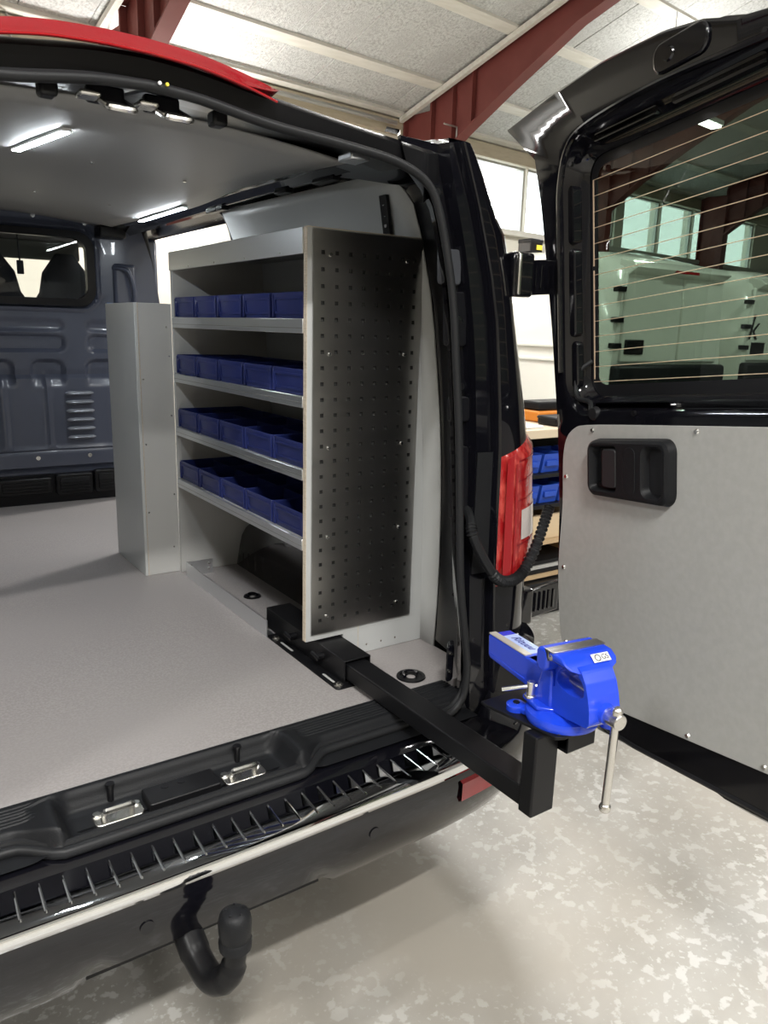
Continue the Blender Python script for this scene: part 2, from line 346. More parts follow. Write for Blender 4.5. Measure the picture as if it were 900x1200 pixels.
# ================================================================== THE BLACK VAN
CX = -0.477                                        # centre line
VAN = thing('cargo_van', (CX, 1.5, 0), 'glossy black cargo van seen from behind with its load bay open', 'van')
YR = lambda z: -0.405 + 0.065 * (z - 0.53)         # rear plane
XL = lambda z: interp(z, [.56, .82, 1.06, 1.16, 1.375, 1.57, 1.72, 1.80, 1.86, 1.90], [.401, .397, .390, .384, .366, .356, .350, .335, .31, .28])
YL = lambda z: interp(z, [.544, .63, .9, 1.24, 1.34, 1.47, 1.55, 1.63, 1.738, 1.807, 1.833, 1.856, 1.88], [-.078, -.086, -.094, -.09, -.087, -.071, -.06, -.036, -.006, .011, .028, .051, .07])   # rear edge of the lining
def ZC(x, y): return 1.862 + .052 * sstep(-.3, .9, y) + .035 * sstep(.7, 2.4, y) - .045 * ((x - CX) / .66) ** 2 + .02
# load floor
lf = MB(); lf.box(-1.34, .40, -.285, 2.40, .535, .56); lf.build('load_floor', VINYL, VAN, bevel=.002)
# ceiling lining
rows = []
for j in range(26):
    y = -.05 + (2.40 + .05) * j / 25
    hw = .555 + .105 * sstep(.0, 1.4, y)
    rows.append([(CX + x, y if y > 0 else y - .04 * (1 - abs(x) / .69), ZC(CX + x, y)) for x in [hw * (k / 8 - 1) for k in range(17)]])
MB().loft(rows).build('ceiling_lining', mat('ceiling_laminate', (.27, .27, .265), .5), VAN, smooth=True, solid=.006)
for xx in (-.3, -.02, -.55):
    for yy in (.75, 1.6): MB().cyl((xx, yy, ZC(xx, yy) - .004), (xx, yy, ZC(xx, yy) + .002), .006, n=8).build('rivet', ZINC, VAN)
# interior LED strips
for (x0, y0, x1, y1) in ((-.513, .70, -.481, .266), (.178, 1.84, .142, 1.20)):
    z0, z1 = ZC(x0, y0) - .010, ZC(x1, y1) - .010
    d = (Vector((x1, y1, z1)) - Vector((x0, y0, z0))); c = Vector(((x0 + x1) / 2, (y0 + y1) / 2, (z0 + z1) / 2)); ax = d.normalized(); side = ax.cross(Vector((0, 0, 1))).normalized(); up = side.cross(ax)
    o = MB().obox(c + up * .006, ax, side, up, d.length / 2 + .012, .011, .004).build('led_strip', WHITE, VAN, bevel=.002)
    MB().obox(c + up * .0002, ax, side, up, d.length / 2, .0095, .0006).build('diffuser', LEDM, o)
# right side lining, cant rail, left wall
zs = [.56, .7, .82, .94, 1.06, 1.16, 1.27, 1.375, 1.47, 1.57, 1.65, 1.72, 1.76, 1.80, 1.83, 1.86, 1.885]
rows = [[(XL(z), YL(z) + (1.19 - YL(z)) * k, z + (.012 * sstep(0, .8, k) if z > 1.87 else 0)) for z in zs] for k in (0, .08, .2, .4, .6, .8, 1)]
MB().loft(rows).build('side_lining', LAMW, VAN, smooth=True, solid=-.006)
rows = [[(2 * CX - XL(z) + .006, y, z) for z in zs] for y in (-.08, .5, 1.1, 1.8, 2.4)]
MB().loft(rows).build('side_lining', LAMW, VAN, smooth=True, solid=.006)
for s in (1, -1):
    rows = []
    for y in (-.02, .1, .4, .8, 1.2, 1.35, 1.7, 2.1, 2.4):
        dz = .02 * sstep(0, .8, y); q = [(.288, 1.886 + dz * .6), (.268, 1.905 + dz * .6), (.25, 1.892 + dz * .6), (.225, 1.908 + dz * .6), (.195, 1.900 + dz * .6), (.15 - .06 * sstep(.8, 0, y), ZC(.13, y) + .018), (.09 - .06 * sstep(.8, 0, y), ZC(.09, y) + .012)]
        rows.append([(x if s > 0 else 2 * CX - x, y, z) for x, z in q])
    MB().loft(rows).build('cant_rail', PAINT, VAN, smooth=True, solid=.004)
# clips and boxes on the black rail behind the lining
for y, w_ in ((1.20, .05), (1.12, .03), (.35, .06), (.62, .04)):
    MB().box(.245, .275, y - w_, y + w_, 1.888, 1.905).build('rail_clip', PLASTS, VAN, bevel=.004)
# outer side skin and roof, so the hall light is shut out
rows = []
for y in (-.18, .4, 1.16):
    rows.append([(x, y, z - (.085 * sstep(1.6, 1.9, z) if y < 0 else 0)) for x, z in ((.545, .40), (.556, .93), (.543, 1.2), (.516, 1.35), (.485, 1.475), (.462, 1.65), (.43, 1.74), (.38, 1.83), (.31, 1.90), (.2, 1.945), (0, 1.975), (CX, 1.985))])
MB().loft(rows).build('body_side', PAINT, VAN, smooth=True)
rows = [[(2 * CX - x, p[1], p[2]) for p in r for x in (p[0],)] for r in [[(q[0], q[1], q[2]) for q in rr] for rr in rows]]
MB().loft([[(2 * CX - q[0], yy, q[2] - (.085 * sstep(1.6, 1.9, q[2]) if yy < 0 else 0)) for q in [(.545, 0, .40), (.556, 0, .93), (.543, 0, 1.2), (.516, 0, 1.35), (.485, 0, 1.475), (.462, 0, 1.65), (.43, 0, 1.74), (.38, 0, 1.83), (.31, 0, 1.90), (.2, 0, 1.945), (0, 0, 1.975), (CX, 0, 1.985)]] for yy in (-.18, .4, 2.4, 3.3)]).build('body_side', PAINT, VAN, smooth=True)
MB().loft([[(x, y, z) for x, z in ((.46, 1.90), (.38, 1.965), (.2, 1.975), (0, 1.98), (CX, 1.99), (-1.1, 1.96), (-1.3, 1.87))] for y in (1.2, 2.4, 3.1, 3.35)]).build('roof_panel', PAINT, VAN, smooth=True)
# door-opening surround of the open sliding door
so = MB()
path = smooth_path([(.47, 2.46, .55), (.465, 2.46, 1.0), (.445, 2.46, 1.5), (.405, 2.45, 1.78), (.375, 2.42, 1.905), (.35, 2.30, 1.940), (.335, 1.8, 1.945), (.335, 1.42, 1.935), (.34, 1.285, 1.905), (.352, 1.215, 1.80), (.375, 1.20, 1.6), (.40, 1.195, 1.0), (.41, 1.195, .55)], 5)
so.tube(path, .018, 10); so.build('side_door_seal', PLASTS, VAN, smooth=True)
MB().box(.33, .45, 1.165, 1.20, .5, 1.84).build('side_pillar', PAINT, VAN, bevel=.012)
MB().loft([[(x, y, z) for y in (1.17, 1.7, 2.46)] for x, z in ((.285, 1.903), (.31, 1.935), (.34, 1.965), (.38, 1.965))]).build('door_header', PAINT, VAN, smooth=True, solid=.004)
MB().box(.33, .45, 2.44, 2.56, .5, 1.9).build('side_pillar', PART, VAN, bevel=.02)
MB().box(.405, .52, 1.2, 2.4, .30, .50).build('door_step', PLAST, VAN, bevel=.01)

# ---- partition (pressed sheet with a window)
WX0, WX1, WZ0, WZ1 = -1.05, .095, 1.555, 1.885
def ypart(x, z):
    x = CX + abs(x - CX); y = 2.40; S_ = lambda d, s_: sstep(s_, -s_, d)
    y -= .055 * sstep(.10, .30, x) * sstep(.70, .9, z) * 0.4
    y -= .035 * S_(sdbox(x, z, -1.2, .13, 1.52, 1.925, .11), .012) * 0.6 - .030 * S_(sdbox(x, z, WX0 - .02, WX1 + .02, WZ0 - .02, WZ1 + .02, .08), .010)
    for (x0, x1) in ((-.46, -.055), (.062, .24)):
        y += .020 * S_(sdbox(x, z, x0, x1, 1.325, 1.40, .03), .010)
        y += .012 * S_(sdbox(x, z, x0, x1, 1.425, 1.47, .02), .010)
    for (x0, x1) in ((-.46, -.30), (-.215, -.065), (.047, .24)):
        y += .022 * S_(sdbox(x, z, x0, x1, 1.10, 1.275, .035), .010) * sstep(1.14, 1.20, z)
    y -= .022 * S_(sdbox(x, z, -.6, .30, .83, 1.20, .02), .012)
    for (x0, x1) in ((-.62, -.375), (-.34, -.16), (-.145, .165), (.18, .4)):
        y += .010 * S_(sdbox(x, z, x0, x1, .845, 1.24, .02), .008) * sstep(1.24, 1.19, z)
    y -= .018 * S_(sdbox(x, z, -.7, .5, .74, .825, .01), .008)
    return y
N1, N2 = 150, 130
pb = MB(); gx = [-1.30 + 1.70 * i / N1 for i in range(N1 + 1)]; gz = [.70 + 1.27 * j / N2 for j in range(N2 + 1)]
wc = ((WX0 + WX1) / 2, (WZ0 + WZ1) / 2); wpoly = rrect(WX0, WX1, WZ0, WZ1, .075, 6)
vs = []
for z in gz:
    k_ = (interp(z, [.7, 1.5, 1.78, 1.92, 2.0], [.46, .44, .395, .35, .34]) + 1.30) / 1.70
    for x in gx: x = -1.30 + (x + 1.30) * (k_ if x > .15 else 1) if x > .15 else x; vs.append((x, ypart(x, z), z))
fs = []
for j in range(N2):
    for i in range(N1):
        x, z = (gx[i] + gx[i + 1]) / 2, (gz[j] + gz[j + 1]) / 2
        if sdbox(x, z, WX0, WX1, WZ0, WZ1, .075) < 0: continue
        a = j * (N1 + 1) + i; fs.append((a, a + 1, a + N1 + 2, a + N1 + 1))
pb.add(vs, fs); part = pb.build('partition_wall', PART, VAN, smooth=True)
o = MB(); q = rrect(WX0 - .012, WX1 + .012, WZ0 - .012, WZ1 + .012, .08, 6); q2 = rrect(WX0 + .028, WX1 - .028, WZ0 + .022, WZ1 - .022, .06, 6)
o.loft([[(x, 2.372, z) for x, z in q], [(x, 2.366, z) for x, z in q2], [(x, 2.41, z) for x, z in q2], [(x, 2.43, z) for x, z in q]], closed=True); o.build('window_gasket', PLASTS, part, smooth=True)
MB().prism(q2, lambda a, b, h: (a, h, b), 2.395, 2.40).build('window_pane', CLEAR, part)
for k in range(6):
    z = 1.116 - .0447 * k
    lv = MB(); rows = []
    for i in range(13):
        t = i / 12; x = -.073 + .138 * t; e = min(1, min(t, 1 - t) / .12) ** .5
        rows.append([(x, 2.372 - 0.018 * e * math.sin(math.pi * q / 8), z + (-.5 + q / 8) * .020 * (.35 + .65 * e)) for q in range(9)])
    lv.loft(rows).build('louvre', mat('louvre_paint', (.30, .32, .36), .22, metal=.4), part, smooth=True)
for (x, z) in ((-.22, .795), (.03, .795), (-.47, .795), (-.16, 1.955), (.075, 1.94)):
    MB().cyl((x, ypart(x, z) - .006, z), (x, ypart(x, z) + .002, z), .011, .013, n=12).build('bolt', BRIGHT, part)
lo_ = MB(); lo_.box(-1.30, .34, 2.38, 2.41, .56, .71); lo_.build('lower_panel', PAINT2, VAN)
for x0, x1, z0, z1 in ((-.42, -.17, .615, .70), (-.15, .03, .60, .71), (.04, .155, .60, .72), (.17, .26, .58, .70)):
    o = MB().prism(rrect(x0, x1, z0, z1, .015, 4), lambda a, b, h: (a, h, b), 2.345, 2.385).build('vent_box', PLASTS, VAN, bevel=.006)
    MB().prism(rrect(x0 + .018, x1 - .018, z0 + .018, z1 - .018, .01, 4), lambda a, b, h: (a, h, b), 2.338, 2.346).build('rib_plate', PLAST, o, bevel=.003)
    for k in range(3): MB().box(x0 + .02, x1 - .02, 2.332, 2.342, z0 + .025 + .017 * k, z0 + .032 + .017 * k).build('rib', PLASTS, o)
gh = MB().tube(smooth_path([(.20, 2.385, 1.735), (.235, 2.345, 1.735), (.265, 2.33, 1.71), (.285, 2.33, 1.62), (.285, 2.36, 1.53)], 5), .011, 10); gh.build('grab_handle', PART, VAN, smooth=True)
MB().box(.195, .31, 2.365, 2.40, 1.50, 1.76).build('handle_plate', PART, VAN, bevel=.02)
MB().box(.12, .25, 2.30, 2.41, 1.875, 1.93).build('roof_junction', PLASTS, VAN, bevel=.01)
MB().box(.155, .20, 2.352, 2.366, 1.545, 1.565).build('sticker', mat('blue_sticker', (.1, .25, .6), .5), VAN)
# ---- cab behind the partition
MB().box(-1.35, .43, 2.9, 4.1, .30, .60).build('cab_floor', PLAST, VAN)
for sx in (-.305, .065, -.95):
    st = MB()
    rows = []
    for i in range(9):
        z = 1.0 + .13 * i * 6.3 / 8; hw = interp(z, [1.0, 1.4, 1.55, 1.62, 1.70, 1.77, 1.80, 1.84], [.23, .23, .20, .135, .125, .10, .07, .02]); hy = interp(z, [1.0, 1.5, 1.75, 1.84], [.07, .06, .05, .01])
        rows.append([(sx + hw * math.copysign(abs(math.cos(a)) ** .6, math.cos(a)), 2.78 + .06 * (z - 1) + hy * math.sin(a), z) for a in [2 * math.pi * k / 16 for k in range(16)]])
    st.loft(rows, closed=True, cap=True).build('seat_back', FABRIC, VAN, smooth=True)
MB().box(-1.3, .40, 2.70, 3.2, .55, .98).build('seat_base', FABRIC, VAN, bevel=.04)
MB().box(-1.35, .45, 3.75, 4.25, .5, 1.28).build('dashboard', PLAST, VAN, bevel=.08)
MB().loft([[(x, y, z) for x in (-1.42, .46)] for y, z in ((3.85, 1.22), (4.6, 1.10), (4.75, .9), (4.8, .35))]).build('bonnet', PAINT, VAN, solid=.01)
for s in (-1, 1):
    xs_ = .47 if s > 0 else 2 * CX - .47
    MB().tube(smooth_path([(xs_ - s * .09, 3.25, 1.92), (xs_ - s * .05, 3.6, 1.62), (xs_, 3.98, 1.22)], 4), .04, 8).build('front_pillar', PLASTS, VAN, smooth=True)
    MB().box(xs_ - .03, xs_ + .03, 2.42, 4.0, .35, 1.25).build('cab_door', PAINT, VAN, bevel=.02)
MB().box(-1.2, .28, 2.42, 3.3, 1.90, 1.93).build('headliner', mat('headliner', (.10, .10, .10), .8), VAN)
MB().box(-.62, .2, 3.05, 3.10, 1.80, 1.90).build('sun_visor', mat('visor', (.12, .13, .12), .7), VAN, bevel=.01)
o = MB().tube([(-.21, 2.55, 1.92), (-.205, 2.55, 1.75)], .004, 6).build('hanging_strap', FABRIC, VAN)
MB().box(-.22, -.19, 2.54, 2.56, 1.69, 1.755).build('strap_buckle', FABRIC, o, bevel=.004)

# ---- rear door opening: seal, jamb, gutter, outer pillar
SEAL = [(.150, .540), (.190, .545), (.214, .556), (.234, .578), (.244, .610), (.248, .657), (.241, .728), (.226, .86), (.221, .995), (.216, 1.226), (.206, 1.394), (.195, 1.541), (.172, 1.665), (.152, 1.735), (.130, 1.775), (.092, 1.800), (.030, 1.818), (-.05, 1.827), (-.126, 1.833), (-.257, 1.843), (-.384, 1.862), (CX, 1.868)]
half = smooth_path([(x, YR(z), z) for x, z in SEAL], 4)
full = half + [Vector((2 * CX - p.x, p.y, p.z)) for p in half[-2::-1]]
sl = MB().tube([p + Vector((0, -.006, 0)) for p in full], .0095, 10); sl.tube([p + Vector((.009 if p.x > CX else -.009, .008, .005)) for p in full], .0085, 8)
sl.build('door_seal', RUBBER, VAN, smooth=True)
def lin(p):     # where the jamb meets lining or ceiling
    if p.z > 1.79 and p.x < .11: return Vector((p.x + .16 * sstep(-.2, .1, p.x), -.06 + .10 * sstep(-.1, .1, p.x), ZC(p.x, -.05) + .006 + .012 * sstep(-.2, .1, p.x)))
    if p.z < .57: return Vector((p.x + .16, -.09, p.z + .01))
    k = sstep(1.70, 1.80, p.z); zz = min(p.z + .075 * k, 1.885); return Vector((XL(zz) + .003, YL(zz) + .002, zz))
jb = []
for p in [h_ for h_ in half if h_.z > .572]:
    q = lin(p); ou = Vector((q.x - p.x, 0, q.z - p.z))
    jb.append([p + Vector((0, .004, 0)), p + ou * .16 + Vector((0, .035, 0)), p + ou * .20 + Vector((0, .045, 0)), p.lerp(q, .55) + ou * .18, p.lerp(q, .62) + ou * .22, q])
MB().loft(jb).build('door_jamb', PAINT2, VAN, smooth=True, solid=.003)
MB().loft([[Vector((2 * CX - v.x, v.y, v.z)) for v in r] for r in jb]).build('door_jamb', PAINT2, VAN, smooth=True, solid=.003)
for zz in (.78, .86, 1.0, 1.12, 1.27, 1.33, 1.44, 1.52, 1.6):      # fastener holes along the jamb
    i = min(range(len(half)), key=lambda k: abs(half[k].z - zz) + (0 if half[k].x > .1 else 9)); p = half[i]; q = lin(p); c = p.lerp(q, .45) + Vector((.0, 0, 0)) + Vector((q.x - p.x, 0, 0)) * .12
    MB().cyl(c + Vector((-.012, -.004, 0)), c + Vector((.004, .002, 0)), .006, n=8).build('jamb_plug', PLASTS, VAN)
DX = lambda z: interp(z, [.4, .7, .86, .98, 1.19, 1.335, 1.434, 1.558, 1.67, 1.775, 1.852], [.29, .285, .284, .29, .301, .298, .294, .279, .259, .232, .212])
EX = lambda z: interp(z, [.4, .7, .89, .98, 1.19, 1.36, 1.5, 1.556, 1.64, 1.75, 1.85, 1.89], [.35, .345, .345, .349, .358, .351, .339, .332, .310, .280, .245, .23])
OX = lambda z: -.022 + interp(z, [.4, .716, .93, 1.2, 1.35, 1.475, 1.62, 1.70, 1.74, 1.805, 1.87, 1.90], [.545, .54, .556, .543, .516, .485, .462, .445, .411, .376, .334, .30])
def outer(z, t):   # rounded corner skin from the pillar edge (t=0) to the body side (t=1)
    p0 = Vector((EX(z), YR(z), z)); p2 = Vector((OX(z), YR(z) + .12, z)); p1 = Vector((OX(z) - .012, YR(z) + .005, z)); p3 = Vector((OX(z) + .002, YR(z) + .24, z))
    if t <= .85:
        t = t / .85; return p0 * (1 - t) ** 2 + p1 * 2 * t * (1 - t) + p2 * t * t
    return p2.lerp(p3, (t - .85) / .15)
zl = [.50, .6, .7, .78, .86, .94, 1.02, 1.1, 1.2, 1.3, 1.4, 1.5, 1.6, 1.66, 1.7, 1.74, 1.78, 1.82, 1.86, 1.885]
def sealx(z): return interp(z, [.54, .61, .657, .728, .86, .995, 1.226, 1.394, 1.541, 1.665, 1.735, 1.775, 1.8, 1.83, 1.9], [.24, .244, .248, .241, .226, .221, .216, .206, .195, .172, .152, .13, .10, .07, .06])
for s in (1, -1):
    rows = []
    for z in zl:
        r = [Vector((sealx(z), YR(z) + .012, z)), Vector((sealx(z) + .02, YR(z) + .05, z)), Vector((DX(z) - .012, YR(z) + .06, z)), Vector((DX(z), YR(z) + .03, z)), Vector((EX(z) - .012, YR(z) + .028, z)), Vector((EX(z) - .003, YR(z) + .004, z))]
        r += [outer(z, t / 12) for t in range(13)] + [Vector((OX(z) + .004, .1, z + .004))]
        rows.append([Vector((p.x if s > 0 else 2 * CX - p.x, p.y, p.z)) for p in r])
    last = rows[-1]; rows.append([Vector((p.x - (.02 if s > 0 else -.02) * (i > 5), p.y + .05, p.z + .015)) for i, p in enumerate(last)])
    MB().loft(rows).build('rear_pillar', PAINT, VAN, smooth=True)
# pillar furniture: plugs, pocket and striker plates in the gutter
for z in (1.78, 1.495, 1.345): 
    x = (sealx(z) + DX(z)) / 2 + .012; y = YR(z) + .052
    o = MB().cyl((x, y - .006, z), (x, y + .006, z), .017, n=20).build('gutter_plug', PAINT, VAN, smooth=True)
    MB().cyl((x, y - .009, z), (x, y - .004, z), .008, n=12).build('plug_centre', PLASTS, o)
for z0, z1 in ((1.58, 1.66), (1.44, 1.565), (1.26, 1.32), (1.02, 1.20)):
    z = (z0 + z1) / 2; x0, x1 = sealx(z) + .02, DX(z) - .006
    MB().prism(rrect(x0, x1, z0, z1, .01, 3), lambda a, b, h: (a, YR(b) + h, b), .046, .062).build('gutter_plate', PAINT2 if z < 1.6 else mat('grey_sticker', (.045, .047, .055), .4), VAN, bevel=.003)
o = MB().prism(rrect(.222, .246, .60, .70, .010, 4), lambda a, b, h: (a + h, -.352 + h * 1.2, b), -.004, .02).build('jamb_cover', PAINT, VAN, bevel=.004)
for zz in (.63, .68): MB().cyl((.229, -.362, zz), (.229, -.354, zz), .004, n=8).build('screw', ZINC, o)
# dark flat door-shut strip between gutter and corner
MB().loft([[(DX(z) + .002, YR(z) + .026, z), (EX(z) - .010, YR(z) + .020, z)] for z in (.88, 1.0, 1.1, 1.185)]).build('shut_trim', PLAST, VAN, solid=-.004)
# tail light
def lamp_patch(z0f, z1f, t0, t1, off, n=14, m=12):
    n_edge = off < .015
    rows = []
    for j in range(n + 1):
        r = []
        for i in range(m + 1):
            t = t0 + (t1 - t0) * i / m; z = z0f(t) + (z1f(t) - z0f(t)) * j / n
            p = outer(z, t); e = 1e-3; nx = (outer(z, min(t + e, 1)) - outer(z, max(t - e, 0))); nn = Vector((nx.y, -nx.x, 0)).normalized()
            b = min(1, min(i, m - i) / 1.2, min(j, n - j) / .8) ; r.append(p + nn * off * (b if n_edge else 1))
        rows.append(r)
    return MB().loft(rows)
TL = lambda t: 1.175 + .085 * t
BL = lambda t: .845 + .01 * t
tl = lamp_patch(BL, TL, .0, .9, .014).build('tail_light', REDF, VAN, smooth=True)
lamp_patch(lambda t: .955 + .02 * t, lambda t: 1.030 + .03 * t, .20, .66, .0155).build('reverse_lens', WHL, tl, smooth=True)
lamp_patch(lambda t: BL(t) + .006, lambda t: TL(t) - .006, .02, .09, .0155).build('inner_strip', REDD, tl, smooth=True)
lamp_patch(lambda t: BL(t) + .006, lambda t: TL(t) - .03, .115, .135, .0158).build('lens_ridge', REDD, tl, smooth=True)
for za, zb in ((1.055, 1.059), (1.105, 1.109), (1.155, 1.16), (.94, .944)): lamp_patch(lambda t: za + .03 * t, lambda t: zb + .03 * t, .15, .8, .0155).build('lens_ridge', REDL, tl, smooth=True)
# brake light strip and roof edge
BRK = smooth_path([(-.236, 0, 1.905), (-.30, 0, 1.921), (-.386, 0, 1.936), (CX, 0, 1.942)], 6); BRK = BRK + [Vector((2 * CX - p.x - .07, 0, p.z)) for p in BRK[::-1]]
rows = []
for i, p in enumerate(BRK):
    k = (min(1, min(i, len(BRK) - 1 - i) / 6) ** .8 * .80 + .20) * .82
    rows.append([(p.x, -.315 - .014, p.z - .034 * k), (p.x, -.315 - .024, p.z - .030 * k), (p.x, -.315 - .020, p.z - .022 * k), (p.x, -.315 - .016, p.z - .018 * k), (p.x, -.315 - .012, p.z - .002), (p.x, -.30, p.z), (p.x, -.285, p.z - .012)])
o = MB().loft(rows, closed=True, cap=True).build('brake_light', REDL, VAN, smooth=True)
MB().tube([(p.x, -.342, p.z - .028) for p in BRK[1:-1]], .0025, 6).build('lens_ridge', REDD, o, smooth=True)
RO = smooth_path([(.30, -.20, 1.892), (.235, -.235, 1.885), (.17, -.262, 1.872), (.124, -.285, 1.868), (.045, -.29, 1.874), (-.089, -.29, 1.888), (-.236, -.29, 1.905), (-.386, -.29, 1.925), (CX, -.29, 1.93)], 5)
RO = RO + [Vector((2 * CX - p.x, p.y, p.z)) for p in RO[-2::-1]]
def sz(x): return interp(CX + abs(x - CX), [CX, -.384, -.257, -.126, .03, .092, .13, .2], [1.868, 1.862, 1.843, 1.833, 1.818, 1.800, 1.775, 1.74])
MB().loft([[(min(p.x, .12) if p.x > CX else max(p.x, 2 * CX - .12), YR(1.8) + .004, sz(p.x) + .004), (min(p.x, .15) if p.x > CX else max(p.x, 2 * CX - .15), YR(1.8) + .03, sz(p.x) + .018), (p.x, p.y - .01, p.z - .014), (p.x, p.y, p.z - .004), (p.x, p.y + .02, p.z + .004), (p.x, -.1, max(p.z, 1.9) + .012), (p.x, .2, 1.945 + .035 * (1 - min(1, abs(p.x - CX) / .7)))] for p in RO]).build('roof_edge', mat('roof_trim', (.005, .005, .006), .45, spec=.2), VAN, smooth=True)
# upper strikers
for x in (-.527, -.427):
    b = MB().box(x - .035, x + .03, -.255, -.235, 1.845, 1.875).build('upper_striker', PAINT2, VAN, bevel=.005)
    MB().tube(smooth_path([(x - .014, -.24, 1.856), (x - .016, -.30, 1.832), (x - .010, -.318, 1.826), (x + .022, -.318, 1.826), (x + .030, -.30, 1.832), (x + .030, -.24, 1.856)], 5), .0062, 8).build('striker_loop', ZINC, b, smooth=True)
    MB().box(x - .055, x - .02, -.29, -.25, 1.845, 1.855).build('striker_plate', ZINC, b, bevel=.004)
MB().box(-.645, -.615, -.285, -.25, 1.835, 1.862).build('stop_buffer', PLASTS, VAN, bevel=.006)
MB().box(-.345, -.315, -.285, -.25, 1.835, 1.862).build('stop_buffer', PLASTS, VAN, bevel=.006)
for x, mt in ((-.462, WHITE), (-.449, YELLOW)): MB().cyl((x, YR(1.87) - .021, 1.872), (x, YR(1.87) - .017, 1.872), .003, n=8).build('paint_dot', mt, VAN)
MB().box(.02, .07, -.18, -.12, 1.842, 1.858).build('header_clip', ALU, VAN, bevel=.004)
# ---- sill trim (height field) with the latch pocket
def zsill(x, y):
    z = .566
    for k in range(6):
        yy = -.296 - .0105 * k
        z += .0022 * (abs(y - yy) < .0032) * (0 if abs(x - CX) < .285 and y < -.315 else 1)
    d = sdbox(x, y, CX - .235, CX + .235, -.46, -.322 + .012, .03)
    z -= .036 * sstep(.016, -.014, d)
    z += .010 * sstep(.05, .0, abs(d + -.02)) * (y < -.30)
    edge = -.375 - .05 * sstep(.33, .24, abs(x - CX))
    z -= .035 * sstep(edge + .012, edge - .012, y)
    return z
nx, ny = 260, 62; rows = []
for j in range(ny + 1):
    y = -.283 - .15 * j / ny
    rows.append([(CX - .745 + 1.49 * i / nx, y, zsill(CX - .745 + 1.49 * i / nx, y)) for i in range(nx + 1)])
MB().loft(rows).build('sill_trim', PLAST, VAN, smooth=True)
lip = [(x, -.384 - .05 * sstep(.33, .24, abs(x - CX)), .537 - .004 * sstep(.33, .24, abs(x - CX))) for x in [CX - .70 + 1.40 * i / 80 for i in range(81)]]
sb = MB().tube(lip, .011, 10); sb.tube([(x, y + .012, z + .010) for x, y, z in lip], .0075, 8); sb.build('sill_seal', RUBBER, VAN, smooth=True)
for x in (-.344, -.609):
    o = MB().prism(rrect(x - .048, x + .048, -.392, -.345, .012, 4), lambda a, b, h: (a, b, h), .528, .5345).build('lower_striker', ZINC, VAN, bevel=.002)
    MB().tube(smooth_path([(x - .028, -.362, .532), (x - .026, -.372, .548), (x - .02, -.378, .553), (x + .02, -.378, .553), (x + .026, -.372, .548), (x + .028, -.362, .532)], 5), .0065, 8).build('striker_loop', BRIGHT, o, smooth=True)
    for k in (-.038, .038): MB().cyl((x + k, -.355, .534), (x + k, -.355, .5385), .008, n=12).build('striker_bolt', BRIGHT, o)
for x in (-.336, -.610):
    o = MB().cyl((x, -.318, .535), (x, -.318, .568), .0065, n=12).build('stop_pin', PLASTS, VAN, smooth=True)
    MB().cyl((x, -.318, .567), (x, -.318, .573), .009, n=12).build('pin_head', PLASTS, o)
o = MB().prism(rrect(-.555, -.405, -.400, -.336, .006, 3), lambda a, b, h: (a, b, h), .528, .551).build('latch_cover', PLASTS, VAN, bevel=.003)
for k in (-.51, -.475): MB().cyl((k, -.352, .550), (k, -.352, .5525), .009, n=14).build('cover_mark', PLAST, o)
# painted step behind the bumper
MB().loft([[(CX + k * .74, y, z) for k in (-1, -.5, 0, .5, 1)] for y, z in ((-.38, .528), (-.42, .522), (-.445, .512), (-.46, .497), (-.47, .48))]).build('rear_step', PAINT, VAN, smooth=True, solid=.003)
# ---- bumper
BP = [(CX, -.563), (-.30, -.562), (-.12, -.558), (.03, -.553), (.14, -.546), (.24, -.533), (.33, -.508), (.41, -.470), (.475, -.415), (.52, -.345), (.545, -.26), (.556, -.12), (.556, .05)]
bpth = smooth_path([(x, y, 0) for x, y in BP], 4); bpth = [Vector((2 * CX - p.x, p.y, 0)) for p in bpth[::-1]] + bpth[1:]
def bnorm(i):
    t = (bpth[min(i + 1, len(bpth) - 1)] - bpth[max(i - 1, 0)]).normalized(); return Vector((t.y, -t.x, 0))
rows = []
for i, p in enumerate(bpth):
    n = bnorm(i); ax = abs(p.x - CX); low = .308 + .034 * sstep(.275, .235, ax); up = sstep(.83, .93, ax)
    sec = [(-.125 + .06 * up, .499 + .20 * up), (-.03, .497 + .205 * up), (-.006, .494 + .20 * up), (0, .485 + .16 * up), (.006, .45 + .05 * up), (.004, .41), (-.010, .36), (-.032, low + .012), (-.045, low), (-.085, low + .004)]
    rows.append([p + n * o_ + Vector((0, 0, z)) for o_, z in sec])
MB().loft(rows).build('bumper', PAINT, VAN, smooth=True)
# bumper corner step lines
idx = [i for i, p in enumerate(bpth) if p.x > .30]
MB().tube([bpth[i] + bnorm(i) * .004 + Vector((0, 0, .535)) for i in idx], .003, 6).build('bumper_crease', PAINT, VAN)
